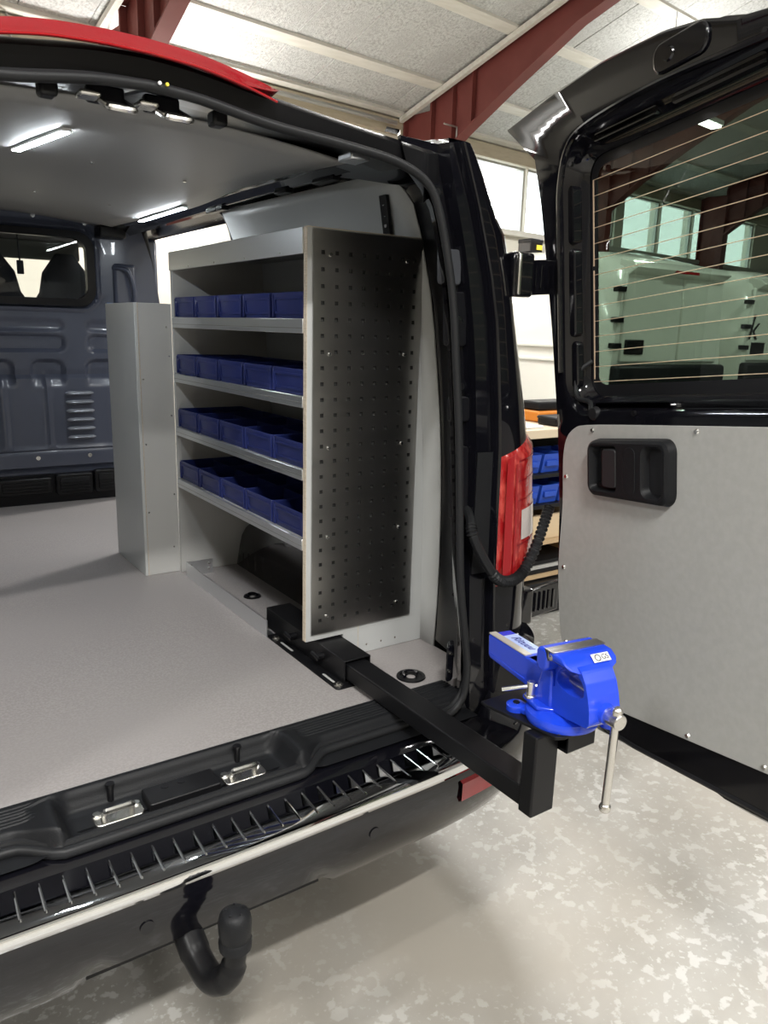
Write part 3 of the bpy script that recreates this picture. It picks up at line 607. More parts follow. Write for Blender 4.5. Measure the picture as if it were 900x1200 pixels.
# chrome protector: plate, folded lip, one rib after another
pr_rows = []; cidx = [i for i, p in enumerate(bpth) if abs(p.x - CX) < .70]
for i in cidx:
    p, n = bpth[i], bnorm(i); pr_rows.append([p + n * o_ + Vector((0, 0, z)) for o_, z in ((-.108, .5085), (-.02, .5005), (-.006, .5005), (-.001, .4975), (.0022, .488), (.0028, .480))])
prot = MB().loft(pr_rows).build('bumper_protector', CHROME, VAN, smooth=True, solid=.0012)
rib_me = None
k = 0
x = CX - .66
while x < CX + .64:
    yb = interp(CX + abs(x - CX), [q[0] for q in BP], [q[1] for q in BP])
    if rib_me is None:
        r = MB()
        L = .082
        prof = [(-.0055, 0.0), (-.0035, .0018), (-.001, .0034), (.001, .0034), (.0025, .0018), (.0035, 0)]
        r.loft([[(a, 0, 0) for a, h in prof], [(a, .010, h + .001) for a, h in prof], [(a, L - .004, h + .0065) for a, h in prof], [(a, L, .0065) for a, h in prof]])
        ob = r.build('rib', CHROME, prot, smooth=False); rib_me = ob
    else:
        ob = rib_me.copy(); COL.objects.link(ob); ob.parent = prot
    ob.location = (x, yb + .020, .5000); ob.rotation_euler = (0, 0, .10 * (1 if x > CX else -1) * sstep(.2, .6, abs(x - CX)))
    x += .0402; k += 1
# reflector in the bumper
rf = MB(); rr = []
for i in [i for i, p in enumerate(bpth) if .11 < p.x < .25]:
    p, n = bpth[i], bnorm(i); rr.append([p + n * (o_) + Vector((0, 0, z)) for o_, z in ((.004, .462), (.013, .457), (.012, .412), (.003, .405))])
MB().loft(rr).build('reflector', REDD, VAN, smooth=True)
for xx in (-.62, -.13):
    yb = interp(CX + abs(xx - CX), [q[0] for q in BP], [q[1] for q in BP]); MB().cyl((xx, yb - .008, .425), (xx, yb + .004, .425), .013, n=18).build('parking_sensor', PAINT, VAN, smooth=True)
lw = [(x, -.505, .318) for x in (CX - .24, CX, CX + .24)]
MB().tube(lw, .006, 6).build('lower_lip', PLASTS, VAN)
MB().box(-1.3, .40, -.46, 2.2, .33, .40).build('underbody', PLAST, VAN)
# tow hitch
tw = MB().tube(smooth_path([(-.535, -.44, .37), (-.535, -.52, .352), (-.533, -.575, .325), (-.525, -.625, .312), (-.508, -.655, .330), (-.497, -.665, .365), (-.495, -.667, .40)], 6), [.028] * 12 + [.026] * 12 + [.024] * 6 + [.02] * 7, 14)
th = tw.build('tow_hitch', PLASTS, VAN, smooth=True)
cp = MB(); prof = [(.018, .395), (.029, .400), (.030, .415), (.027, .420), (.029, .432), (.030, .452), (.027, .466), (.018, .474), (.001, .477)]
cp.loft([[(-.495 + r * math.cos(a), -.667 + r * math.sin(a), z) for a in [2 * math.pi * k / 20 for k in range(20)]] for r, z in prof], closed=True, cap=True); cp.build('ball_cap', PLAST, th, smooth=True)
for a in range(5):
    an = a * 1.2566; MB().cyl((-.495 + .016 * math.cos(an), -.667 + .016 * math.sin(an), .4735), (-.495 + .016 * math.cos(an), -.667 + .016 * math.sin(an), .4765), .0022, n=6).build('cap_dimple', INK, th)
# tie-down rings in the load floor
for x, y, r in ((.215, -.215, .040), (.115, .58, .030), (.12, 1.93, .030)):
    o = MB()
    o.loft([[(x + q * math.cos(a), y + q * math.sin(a), z) for a in [2 * math.pi * k / 24 for k in range(24)]] for q, z in ((r, .561), (r * .96, .565), (r * .78, .565), (r * .72, .5615), (r * .3, .561))], closed=True, cap=False)
    o = o.build('tie_down', PLASTS, VAN, smooth=True)
    MB().tube([(x - r * .55, y, .563)] + [(x + r * .5 * math.cos(a), y + r * .55 * math.sin(a), .568) for a in [math.pi - math.pi * k / 8 for k in range(9)]] + [(x + r * .55, y, .563)], .004, 6).build('ring', PAINT, o, smooth=True)
# wheel arch in black
wa = MB(); rows = []
for i in range(17):
    an = math.pi * i / 16; y = .56 + .40 * math.cos(an); z = .56 + .27 * math.sin(an) ** .7
    rows.append([(.40, y, z), (.30, y, z), (.255, y, .56 + (z - .56) * .97), (.235, y * .98 + .011, .56 + (z - .56) * .9), (.225, y, .56)])
wa.loft(rows).build('wheel_arch', PAINT, VAN, smooth=True, solid=.004)
# wall bracket with three holes
o = MB().add([(XL(z) - .006 - k, y + (z - 1.73) * -.10, z) for k in (0, .012) for y in (.11, .145) for z in (1.722, 1.832)], [(0, 1, 3, 2), (4, 6, 7, 5), (0, 4, 5, 1), (2, 3, 7, 6), (0, 2, 6, 4), (1, 5, 7, 3)]).build('wall_rail', PLASTS, VAN, bevel=.002)
for zz in (1.755, 1.783, 1.81): MB().cyl((XL(zz) - .021, .127 - (zz - 1.73) * .1, zz), (XL(zz) - .015, .127 - (zz - 1.73) * .1, zz), .006, n=10).build('rail_bolt', BRIGHT, o)
for (y, z) in ((.35, 1.80), (.75, 1.82), (1.1, 1.81), (1.2, 1.75)):
    MB().cyl((XL(z) - .004, y, z), (XL(z) + .003, y, z), .004, n=8).build('lining_screw', ZINC, VAN)
# hinges of the right door
for zc, px in ((1.615, .455), (.74, .54)):
    h = MB()
    h.box(px - .060, px + .005, -.330, -.290, zc - .055, zc + .050); ho = h.build('door_hinge', PAINT, VAN, bevel=.008)
    a = MB(); poly = [(px - .005, zc - .030), (px + .020, zc - .048), (px + .125, zc - .040), (px + .125, zc + .046), (px + .020, zc + .036), (px - .005, zc + .020)]
    a.prism(poly, lambda x_, z_, h_: (x_, -.302 + h_, z_), -.006, .006); a.build('hinge_arm', PAINT, ho, bevel=.003)
    for k in range(6): MB().cyl((px + .012 + .018 * k, -.309, zc - .028), (px + .012 + .018 * k, -.309, zc + .026), .0035, n=8).build('hinge_rib', PAINT, ho, smooth=True)
    MB().box(px - .058, px - .048, -.342, -.330, zc - .05, zc + .045).build('hinge_strip', ZINC if zc > 1 else PAINT, ho, bevel=.003)
# corrugated cable hose from pillar to door
hp = smooth_path([(.289, -.322, 1.04), (.267, -.363, 1.024), (.256, -.385, .998), (.279, -.393, .947), (.315, -.402, .891), (.342, -.403, .868), (.374, -.403, .861), (.405, -.401, .866), (.432, -.397, .882), (.480, -.384, .934), (.524, -.365, .989), (.552, -.352, 1.025)], 30)
rad = [(.0135 + .0022 * math.sin(i * 1.15)) if (44 < i < 66 or i > 118) else .0125 for i in range(len(hp))]
hs = MB().tube(hp, rad, 10); hs.build('cable_hose', RUBBER, VAN, smooth=False)

# ---- open right rear door
P0 = Vector((.534, -.31, 1.624)); DU = Vector((-.16333, -.98114, .10337)); DV = Vector((-.0192, .107915, .993975)); DNn = Vector((-.986384, .160362, -.036464))
def dq(u, w, c): return P0 + DU * u + DV * w + DNn * c
O1 = [(-.185, .398), (-.115, .375), (-.064, .30), (-.040, .18), (-.026, .067), (-.003, -.147), (.015, -.40), (.018, -.60), (.006, -.78), (.012, -.90), (.030, -.99), (.062, -1.08), (.10, -1.135), (.16, -1.160), (.35, -1.158), (.565, -1.15), (.572, -1.16), (.75, -1.155), (.88, -1.15), (.905, -1.10), (.905, -.2), (.895, .20), (.875, .285), (.83, .315), (.70, .338), (.56, .365), (.48, .395), (.38, .415), (.18, .428), (.0, .418)]
cen = (.45, -.03)
angs = [2 * math.pi * k / 180 for k in range(180)]
def ringpts(poly, c): return [dq(cen[0] + math.cos(a) * cast(poly, cen, a), cen[1] + math.sin(a) * cast(poly, cen, a), c) for a in angs]
def grow(poly, d): return [(x + (d if x > cen[0] else -d) * min(1, abs(x - cen[0]) / .3), y + (d if y > cen[1] else -d) * min(1, abs(y - cen[1]) / .3)) for x, y in poly]
W1 = rrect(.062, .845, -.345, .283, .075, 6); W1b = rrect(.070, .838, -.338, .276, .075, 6); W2 = rrect(.082, .826, -.326, .262, .06, 6); W2b = rrect(.088, .822, -.322, .258, .055, 6); W3 = rrect(.098, .812, -.312, .248, .045, 6)
door = MB()
door.loft([ringpts(W3, -.058), ringpts(W3, -.046), ringpts(W2b, -.034), ringpts(W2, -.022), ringpts(W1b, -.016), ringpts(W1, -.002), ringpts(rrect(.048, .86, -.36, .297, .085, 6), .004), ringpts(grow(O1, -.012), .004), ringpts(grow(O1, -.006), -.001), ringpts(grow(O1, -.004), -.050), ringpts(grow(O1, .006), -.056), ringpts(grow(O1, .008), -.064), ringpts(grow(O1, -.03), -.082), ringpts(rrect(.085, .825, -.325, .262, .06, 6), -.082), ringpts(W3, -.058)], closed=True)
rd = door.build('rear_door', PAINT, VAN, smooth=True)
# pressed channels round the window
def chan(u0, u1, w0, w1, c0, c1, nm='door_channel', r=.012):
    MB().prism(rrect(u0, u1, w0, w1, r, 4), dq, c0, c1).build(nm, PAINT, rd, bevel=.005, seg=3)
chan(.066, .088, .055, .19, -.03, -.006); chan(.066, .09, -.165, .045, -.03, -.004); chan(.068, .092, -.29, -.175, -.03, -.008)
chan(.16, .36, .262, .280, -.03, -.004); chan(.40, .62, .262, .282, -.03, -.002); chan(.16, .40, -.342, -.324, -.03, -.006); chan(.43, .66, -.342, -.324, -.03, -.005)
MB().tube(smooth_path([dq(.045, -.25, .005), dq(.045, .10, .005), dq(.05, .20, .005), dq(.08, .275, .005), (dq(.15, .305, .005)), dq(.35, .315, .005), dq(.55, .305, .005), dq(.80, .290, .005)], 5), .007, 8).build('pressed_bead', PAINT, rd, smooth=True)
o = MB().prism(rrect(.36, .50, .325, .385, .025, 5), dq, .002, .012).build('hinge_cup', PAINT, rd, bevel=.006, seg=3)
MB().cyl(dq(.405, .355, .010), dq(.405, .355, .016), .016, .012, n=18).build('cup_boss', PAINT, o, smooth=True)
for uu, ww in ((.055, .215), (.092, .235), (.30, -.35), (.62, .31)): MB().cyl(dq(uu, ww, .0), dq(uu, ww, .007), .006, n=10).build('grommet', PLASTS, rd)
# glass with heating wires
gl = MB().prism(W2, dq, -.057, -.052).build('door_glass', TINT, rd)
def band(o_, i_, c): return MB().loft([ringpts(o_, c), ringpts(i_, c), ringpts(i_, c - .0008), ringpts(o_, c - .0008)], closed=True)
band(W3, rrect(.118, .792, -.285, .225, .03, 5), -.0505).build('glass_border', mat('frit', (.01, .01, .012), .4), rd)
for k in range(14):
    w_ = .198 - .0365 * k
    if w_ < -.278: break
    MB().tube([dq(.104, w_, -.0502), dq(.806, w_, -.0502)], .0009, 5).build('heating_wire', WIRE, rd)
for (wa_, wb_) in ((.198, .0), (-.01, -.27)): MB().obox((dq(.106, wa_, -.05) + dq(.106, wb_, -.05)) / 2, DU, DV, DNn, .0018, abs(wa_ - wb_) / 2, .0006).build('bus_bar', WIRE, rd)
MB().tube(smooth_path([dq(.104, -.225, -.045), dq(.085, -.25, -.02), dq(.083, -.29, -.01), dq(.10, -.315, -.005), dq(.135, -.325, -.01), dq(.15, -.345, .0)], 6), .006, 8).build('wire_lead', RUBBER, rd, smooth=True)
MB().cyl(dq(.165, -.352, -.004), dq(.165, -.352, .008), .018, .014, n=18).build('cable_boot', RUBBER, rd, smooth=True)
# laminate panel on the door
PP = smooth_path([(x, y, 0) for x, y in [(.60, -.374), (.30, -.376), (.143, -.379), (.098, -.388), (.066, -.415), (.052, -.47), (.048, -.58), (.033, -.69), (.026, -.768), (.028, -.90), (.040, -.965), (.075, -1.030), (.13, -1.060), (.227, -1.070), (.45, -1.058), (.665, -1.045), (.82, -1.038), (.86, -1.02), (.87, -.98), (.87, -.42), (.85, -.385), (.80, -.374), (.60, -.374)]], 3)[:-1]
MB().prism([(p.x, p.y) for p in PP], dq, .004, .009).build('door_panel', LAMI, rd, bevel=.001, seg=1)
for uu, ww in ((.167, -.391), (.485, -.386), (.065, -.51), (.05, -.749), (.055, -.95), (.233, -1.058), (.471, -1.046), (.663, -1.033), (.80, -.39)):
    MB().cyl(dq(uu, ww, .009), dq(uu, ww, .0125), .0065, .0045, n=12).build('panel_screw', BRIGHT, rd)
# handle cup: bezel with two pockets, lever, pull
HU0, HU1, HW0, HW1 = .166, .434, -.546, -.410
def hshear(u, w, c): return dq(u, w - .012 * (HW1 - w) / .136 * (u - HU0) / .27 + .008 * (u - HU0) / .27, c)
hc = ((HU0 + HU1) / 2, (HW0 + HW1) / 2)
outer_r = rrect(HU0, HU1, HW0, HW1, .028, 5)
bz = MB()
bz.loft([[hshear(u, w, .009) for u, w in outer_r], [hshear(u, w, .028) for u, w in rrect(HU0 + .004, HU1 - .004, HW0 + .004, HW1 - .004, .026, 5)], [hshear(u, w, .033) for u, w in rrect(HU0 + .012, HU1 - .012, HW0 + .012, HW1 - .012, .022, 5)]], closed=True)
def pocket(mb, x0, x1, y0, y1, depth, r):
    mb.loft([[hshear(u, w, .0335) for u, w in rrect(x0, x1, y0, y1, r, 5)], [hshear(u, w, .028) for u, w in rrect(x0 + .004, x1 - .004, y0 + .004, y1 - .004, r, 5)], [hshear(u, w, -depth) for u, w in rrect(x0 + .010, x1 - .010, y0 + .008, y1 - .008, r * .8, 5)]], closed=True)
    mb.f.append(tuple(range(len(mb.v) - 24, len(mb.v))))
pocket(bz, .182, .276, -.531, -.424, -.0095, .012); pocket(bz, .352, .418, -.532, -.424, -.0095, .02)
def fill_holes(mb, loops):
    bm = bmesh.new(); es = []
    for lp in loops:
        vv = [bm.verts.new(p) for p in lp]; es += [bm.edges.new((vv[i], vv[(i + 1) % len(vv)])) for i in range(len(vv))]
    bmesh.ops.triangle_fill(bm, edges=es, use_beauty=True, use_dissolve=False); bm.verts.index_update()
    mb.add([v.co.copy() for v in bm.verts], [tuple(v.index for v in f.verts) for f in bm.faces]); bm.free()
fill_holes(bz, [[hshear(u, w, .0333) for u, w in rrect(HU0 + .012, HU1 - .012, HW0 + .010, HW1 - .010, .018, 5)], [hshear(u, w, .0335) for u, w in rrect(.182, .276, -.531, -.424, .012, 5)], [hshear(u, w, .0335) for u, w in rrect(.352, .418, -.532, -.424, .02, 5)]])
hd = bz.build('door_handle', PLAST, rd, smooth=True)
MB().prism(rrect(.226, .275, -.520, -.432, .010, 4), hshear, .011, .034).build('lever', mat('lever_plastic', (.022, .022, .024), .4), hd, bevel=.004, seg=3)
MB().prism(rrect(.188, .26, -.528, -.512, .005, 3), hshear, .0105, .017).build('lock_slide', PLASTS, hd, bevel=.003)
MB().cyl(hshear(.268, -.527, .010), hshear(.268, -.527, .016), .003, n=8).build('handle_screw', BRIGHT, hd)
MB().prism(rrect(.360, .412, -.528, -.430, .016, 4), hshear, .0100, .0145).build('pocket_shade', INK, hd)  # black plate stands in for the shade deep in the pull pocket
MB().prism(rrect(.298, .336, -.53, -.428, .016, 4), hshear, .0325, .0345).build('grip_bridge', PLAST, hd, bevel=.0008)
# lower door lip and red tail light reflection painted on the edge
MB().tube([dq(.10, -1.128, .002), dq(.30, -1.142, .002), dq(.60, -1.136, .002), dq(.86, -1.132, .002)], .007, 8).build('door_seal_strip', RUBBER, rd, smooth=True)
MB().prism(rrect(.008, .013, -.80, -.42, .002, 2), dq, -.05, -.012).build('edge_reflection', REDD, rd)

# ================================================================== SHELVING
ST = 1.712; YF = .972
SH = thing('shelving_unit', (.17, .48, .56), 'grey shelving unit with perforated steel end panel on the right of the load bay', 'shelving')
def bd(nm, x0, x1, y0, y1, z0, z1, mt=LAMB, par=None, bev=.0015): return MB().box(x0, x1, y0, y1, z0, z1).build(nm, mt, par or SH, bevel=bev, seg=1)
def xe(z): return min(XL(z) - .012, .345)
# near end board, notched over the receiver
nb = MB(); poly = [(0, .632), (.120, .632), (.120, .5605), (.372, .5605), (.372, .9), (.365, 1.1), (.335, 1.40), (.29, 1.60), (.352, 1.45)]
poly = [(0, .632), (.120, .632), (.120, .5605), (.396, .5605), (.392, .9), (.383, 1.1), (.360, 1.37), (.348, 1.56), (.346, 1.712), (0, 1.712)]
nb.prism(poly, lambda a, b, h: (a, h, b), -.015, 0); endb = nb.build('end_board', LAMW, SH, bevel=.001, seg=1)
bd('board_edge', -.0012, .0005, -.0152, .0002, .634, 1.711, EDGE, endb, 0); bd('board_edge', 0, .345, -.0148, 0, 1.7115, 1.7135, EDGE, endb, 0)
bd('joint_line', .170, .1715, -.0156, -.0149, .562, .72, EDGE, endb, 0)
fb = MB(); fb.prism([(0, .5605), (.394, .5605), (.383, 1.06), (.377, 1.16), (.359, 1.375), (.349, 1.57), (.343, 1.712), (0, 1.712)], lambda a, b, h: (a, h, b), YF - .015, YF); fb.build('end_board', LAMB, SH, bevel=.001, seg=1)

LV = [(1.495, 1.459), (1.3015, 1.272), (1.111, 1.082), (.922, .891)]
bd('top_board', .004, .340, .0005, YF - .0155, 1.694, 1.708)
o = bd('top_rail', -.0045, .004, .0005, YF - .0005, 1.650, 1.712, ALU, None, .001)
for y in (.12, .34, .56, .78): MB().cyl((-.006, y, 1.657), (-.003, y, 1.657), .0028, n=8).build('rivet', BRIGHT, o)
for zt, zb in LV:
    s_ = bd('shelf', .004, xe(zt) - .006, .0005, YF - .0155, zt - .014, zt - .002, LAMB)
    lip_ = bd('edge_rail', -.0045, .004, .0005, YF - .0155, zb, zt, ALU, s_, .001)
    bd('edge_groove', -.0050, -.0044, .001, YF - .016, zb + .012, zb + .0135, GALV, s_, 0)
# perforated steel sheet with real square holes
NXh, NZh = 8, 25; X0, Z0, PITCH, HS = .041, .690, .0402, .0100
sx0, sx1, sz0, sz1 = .014, .348, .652, 1.708
xsb = [sx0]; 
for i in range(NXh): xsb += [X0 + PITCH * i - HS / 2, X0 + PITCH * i + HS / 2]
xsb.append(sx1); zsb = [sz0]
for j in range(NZh): zsb += [Z0 + PITCH * j - HS / 2, Z0 + PITCH * j + HS / 2]
zsb.append(sz1)
sh = MB(); nvx = len(xsb)
vs = [(x, -.0215, z) for z in zsb for x in xsb]; fs = []
for j in range(len(zsb) - 1):
    for i in range(len(xsb) - 1):
        if i % 2 == 1 and j % 2 == 1: continue
        a = j * nvx + i; fs.append((a, a + 1, a + nvx + 1, a + nvx))
sh.add(vs, fs); sheet = sh.build('perforated_sheet', STEEL, SH, solid=-.0018)
MB().prism([(.02, .66), (.34, .66), (.34, 1.38), (.34, 1.56), (.34, 1.70), (.02, 1.70)], lambda a, b, h: (a, h, b), -.0155, -.0151).build('hole_shade_sheet', mat('painted_hole_shade', (.03, .03, .03), .5), sheet)  # thin dark sheet stands in for the shade behind the holes
for (x, z) in ((.062, 1.650), (.296, 1.650), (.062, 1.408), (.296, 1.408), (.062, 1.167), (.296, 1.167), (.062, .926), (.296, .926), (.062, .700), (.296, .700)):
    sc_ = MB().cyl((x, -.0216, z), (x, -.0255, z), .0058, .0042, n=12).build('sheet_screw', BRIGHT, sheet)
for k in range(3): MB().cyl((.20 + .05 * k, -.0152, .585), (.20 + .05 * k, -.0165, .585), .003, n=8).build('board_screw', ZINC, endb)
# kick strip and brackets on the floor
ks = MB().box(-.0015, .0015, .225, .90, .5605, .615).build('kick_strip', ALU, SH)
MB().box(-.0015, .10, .900, .903, .5605, .615).build('end_bracket', ALU, ks); MB().box(.0, .03, .225, .90, .5605, .5625).build('foot_flange', ALU, ks)
for x, z in ((.015, .60), (.015, .58), (.085, .60), (.085, .58)): MB().cyl((x, .896, z), (x, .9005, z), .005, n=10).build('bracket_bolt', BRIGHT, ks)
# ---- tall boxed column at the far end
TB = thing('boxed_column', (-.06, 1.15, .56), 'tall narrow grey boxed column standing at the far end of the shelves', 'box column')
bd('front_board', -.118, .001, .976, .988, .5605, 1.540, LAMB, TB); bd('side_board', -.130, -.118, .976, 1.33, .5605, 1.540, LAMW, TB); bd('rear_board', -.118, .001, 1.318, 1.33, .5605, 1.540, LAMB, TB); bd('inner_board', -.011, .001, .988, 1.318, .5605, 1.540, LAMB, TB)
bd('edge_band', -.1185, -.1165, .9745, .9765, .5605, 1.540, EDGE, TB, 0)
for x, z in ((-.108, 1.28), (-.108, 1.05), (-.108, .80), (-.012, 1.36), (-.012, 1.15), (-.012, .86), (-.02, 1.46), (-.02, .66)): MB().cyl((x, .9765, z), (x, .974, z), .003, n=8).build('board_screw', ZINC, TB)
# ---- blue bins, one by one
def make_bin():
    t = thing('storage_bin', (0, 0, 0), 'x', 'bin')
    w_, d_, h_, th = .184, .245, .068, .003
    b = MB()
    lo0 = rrect(.006, d_ - .004, -w_ / 2 + .004, w_ / 2 - .004, .008, 3); hi0 = rrect(0, d_, -w_ / 2, w_ / 2, .008, 3); hi1 = rrect(th, d_ - th, -w_ / 2 + th, w_ / 2 - th, .006, 3); lo1 = rrect(.006 + th, d_ - .004 - th, -w_ / 2 + .004 + th, w_ / 2 - .004 - th, .006, 3)
    b.loft([[(x, y, 0) for x, y in lo0], [(x, y, h_) for x, y in hi0], [(x, y, h_) for x, y in hi1], [(x, y, .003) for x, y in lo1]], closed=True, cap=True)
    b.build('body', BIN, t, bevel=.0012, seg=1)
    r = MB(); fr = rrect(-w_ / 2 + .012, w_ / 2 - .012, .012, h_ - .012, .004, 2); fi = rrect(-w_ / 2 + .020, w_ / 2 - .020, .018, h_ - .018, .004, 2)
    fx = lambda z: .006 * (1 - z / h_)
    r.loft([[(fx(z) + .001, y, z) for y, z in fr], [(fx(z) - .0025, y, z) for y, z in fr], [(fx(z) - .0025, y, z) for y, z in fi], [(fx(z) + .001, y, z) for y, z in fi]], closed=True); r.build('label_frame', BIN, t)
    MB().box(d_ * .52, d_ * .53, -w_ / 2 + .006, w_ / 2 - .006, .004, h_ - .008).build('divider', BIN, t)
    for s in (-1, 1): MB().box(-.0015, .010, s * (w_ / 2 - .007) - .0035, s * (w_ / 2 - .007) + .0035, .004, h_ - .004).build('corner_rib', BIN, t, bevel=.001, seg=1)
    return t
binp = make_bin(); first = True
ords = ['nearest the perforated panel', 'second from the perforated panel', 'middle one of its row', 'second from the far end', 'at the far end by the grey column']
rown = ['top', 'second', 'third', 'bottom']
for si, (zt, zb) in enumerate(LV):
    for k in range(5):
        o = binp if first else copy_tree(binp); first = False
        o.location = (.006, .100 + .1905 * k, zt - .0015)
        o['label'] = 'dark blue bin on the %s shelf, %s' % (rown[si], ords[k]); o['group'] = 'blue bins on the shelves'
        o.rotation_euler = (0, 0, random.uniform(-.006, .006))

# ================================================================== VICE ARM AND VICE
ARM = thing('vice_arm', (.075, -.2, .56), 'black steel tube arm carrying the vice out over the bumper', 'support arm')
BLK = mat('black_powder_coat', (.006, .006, .007), .36, spec=.3, bump=(300, ONE, .12, .001))
rc = MB(); q = [(.034, .5625), (.116, .5625), (.116, .627), (.034, .627)]; qi = [(.038, .5665), (.112, .5665), (.112, .623), (.038, .623)]
rc.loft([[(x, y, z) for x, z in p] for p, y in ((qi, .30), (q, .30), (q, -.165), (qi, -.165), (qi, -.05))], closed=True, cap=True); rcv = rc.build('receiver_tube', BLK, ARM, bevel=.002)
MB().prism(rrect(.0005, .118, -.185, .235, .012, 4), lambda a, b, h: (a, b, h), .5605, .5640).build('base_plate', BLK, ARM, bevel=.001)
for y in (-.165, .195):
    o = MB().cyl((.017, y, .564), (.017, y, .567), .013, n=18).build('washer', ZINC, ARM); MB().cyl((.017, y, .567), (.017, y, .571), .008, n=6).build('bolt_head', ZINC, o)
for y0, y1 in ((-.145, -.085), (.09, .165)): MB().prism(rrect(.012, .019, y0, y1, .0034, 4), lambda a, b, h: (a, b, h), .564, .5645).build('plate_slot', LAMI, ARM)
for y in (-.05, .11):
    o = MB().cyl((.034, y, .60), (.014, y, .60), .011, n=14).build('clamp_screw', BLK, ARM, smooth=True); MB().tube([(.016, y - .012, .60), (.010, y + .018, .608)], .0055, 8).build('clamp_wing', BLK, o)
MB().box(.0405, .1055, -.815, .02, .573, .6165).build('arm_tube', BLK, ARM, bevel=.004, seg=3)
MB().box(.034, .096, -.850, -.814, .568, .7385).build('post', BLK, ARM, bevel=.004, seg=3)
pl = [(.036, -.690), (.205, -.690), (.215, -.70), (.215, -.872), (.205, -.88), (.075, -.88), (.060, -.872), (.036, -.71)]
MB().prism(pl, lambda a, b, h: (a, b, h), .7385, .745).build('mount_plate', BLK, ARM, bevel=.0012)
cr = MB(); qo = rrect(.698, .7385, -.872, -.832, .003, 2); qi2 = rrect(.702, .7345, -.868, -.836, .002, 2)
cr.loft([[(x, y, z) for z, y in p] for p, x in ((qi2, .15), (qi2, .097), (qo, .097), (qo, .172), (qi2, .172), (qi2, .155))], closed=True, cap=True); cr.build('stub_tube', BLK, ARM)
for (x, y) in ((.075, -.866), (.20, -.70)): MB().cyl((x, y, .745), (x, y, .748), .0045, n=10).build('plate_screw', BRIGHT, ARM)

VC = thing('bench_vice', (.13, -.80, .745), 'bright blue bench vice with steel jaws bolted on the black arm', 'vice')
va = math.radians(8); VY = Vector((math.sin(va), math.cos(va), 0)); VX = Vector((math.cos(va), -math.sin(va), 0)); VO = Vector((.13, -.80, .7452))
def vq(a, b, z): return VO + VX * a + VY * b + Vector((0, 0, z))        # a across jaws, b along the screw (+ towards van), z up
def vprof(nm, prof, a0, a1, par=VC, mt=VBLUE, bev=.004, seg=3):  # profile in (b, z)
    return MB().prism(prof, lambda b, z, h: vq(h, b, z), a0, a1).build(nm, mt, par, bevel=bev, seg=seg, smooth=True)
def vdisc(cx_, cy_, prof, n=40): return MB().loft([[vq(cx_ + r * math.cos(a), cy_ + r * math.sin(a), z) for a in [2 * math.pi * k / n for k in range(n)]] for r, z in prof], closed=True, cap=True)
# swivel base with ears
base = vdisc(0, -.025, ((.070, .0), (.073, .010), (.070, .018), (.060, .021), (.052, .026), (.001, .027))).build('swivel_base', VBLUE, VC, smooth=True)
for ca, cb_ in ((-.062, .040), (.062, .040), (.066, -.085)):
    mid = MB().prism([(ca - .014, cb_ + .010), (ca + .014, cb_ + .014), (.02 if ca > 0 else -.02, -.01), (ca * .8, -.035)], lambda a, b, h: vq(a, b, h), 0, .012); mid.build('ear_web', VBLUE, base, bevel=.003)
    eo = vdisc(ca, cb_, ((.020, 0), (.020, .011), (.016, .014), (.008, .014)), 20).build('base_ear', VBLUE, base, smooth=True)
    MB().cyl(vq(ca, cb_, .013), vq(ca, cb_, .0165), .0072, n=6).build('ear_bolt', BLK, eo)
# fixed body: swivel block, flaring column, dip behind the jaw
vprof('fixed_body', [(-.075, .022), (.045, .022), (.050, .030), (.046, .044), (.058, .050), (.062, .098), (.022, .098), (.010, .094), (.000, .100), (-.006, .118), (-.010, .150), (-.042, .150), (-.042, .095), (-.036, .075), (-.046, .050), (-.075, .040)], -.030, .030, bev=.006)
vprof('fixed_jaw', [(-.010, .122), (-.008, .148), (-.014, .157), (-.0425, .157), (-.0425, .124), (-.032, .110), (-.018, .110)], -.0625, .0625, bev=.006)
for s in (-1, 1):
    vprof('rib', [(-.035, .024), (.048, .024), (.040, .034), (.012, .060), (-.002, .105), (-.030, .110)], s * .033 - .006, s * .033 + .006, VC, VBLUE, .005)
    MB().prism([(-.060, -.02), (-.052, .036), (-.030, .042), (-.030, -.045)], lambda a, b, h: vq(a * -s, b, h), .024, .033).build('clamp_lug', VBLUE, VC, bevel=.003)
    lk = MB().cyl(vq(s * .046, .018, .033), vq(s * .046, .018, .039), .0125, n=18); lk.cyl(vq(s * .046, .018, .039), vq(s * .046, .018, .066), .0085, n=16); lko = lk.build('lock_bolt', ZINC, VC, bevel=.001)
    MB().tube([vq(s * .046 + .018, .008, .059), vq(s * .046, .018, .057), vq(s * .046 - .046, .050, .044)], [.0035, .0040, .0048], 10).build('lock_lever', BRIGHT, lko, smooth=True)
# slide bar out towards the van, steel edge strip and maker's strip on top
vprof('slide_bar', [(.03, .036), (.186, .043), (.193, .050), (.196, .092), (.192, .098), (.03, .098)], -.030, .025, bev=.004)
MB().prism([(.064, .098), (.192, .098), (.192, .1002), (.064, .1002)], lambda b, z, h: vq(h, b, z), -.0305, -.014).build('steel_slide', mat('machined_steel', (.62, .60, .54), .5, metal=.5), VC)
MB().prism([(.066, .098), (.165, .098), (.165, .0995), (.066, .0995)], lambda b, z, h: vq(h, b, z), -.0125, .021).build('name_strip', mat('pale_strip', (.42, .52, .86), .35), VC)
text_mesh('name_print', 'Rituuu', .026, mat('navy_print', (.03, .04, .22), .5), frame(vq(.004, .117, .0998), VY * -1, VX, Vector((0, 0, 1))), VC, shear=.35)
for a_ in (-.0303,): vprof('side_rib', [(.06, .046), (.184, .0515), (.186, .056), (.06, .051)], a_ - .0015, a_ + .001, VC, VBLUE, .0008, 1)
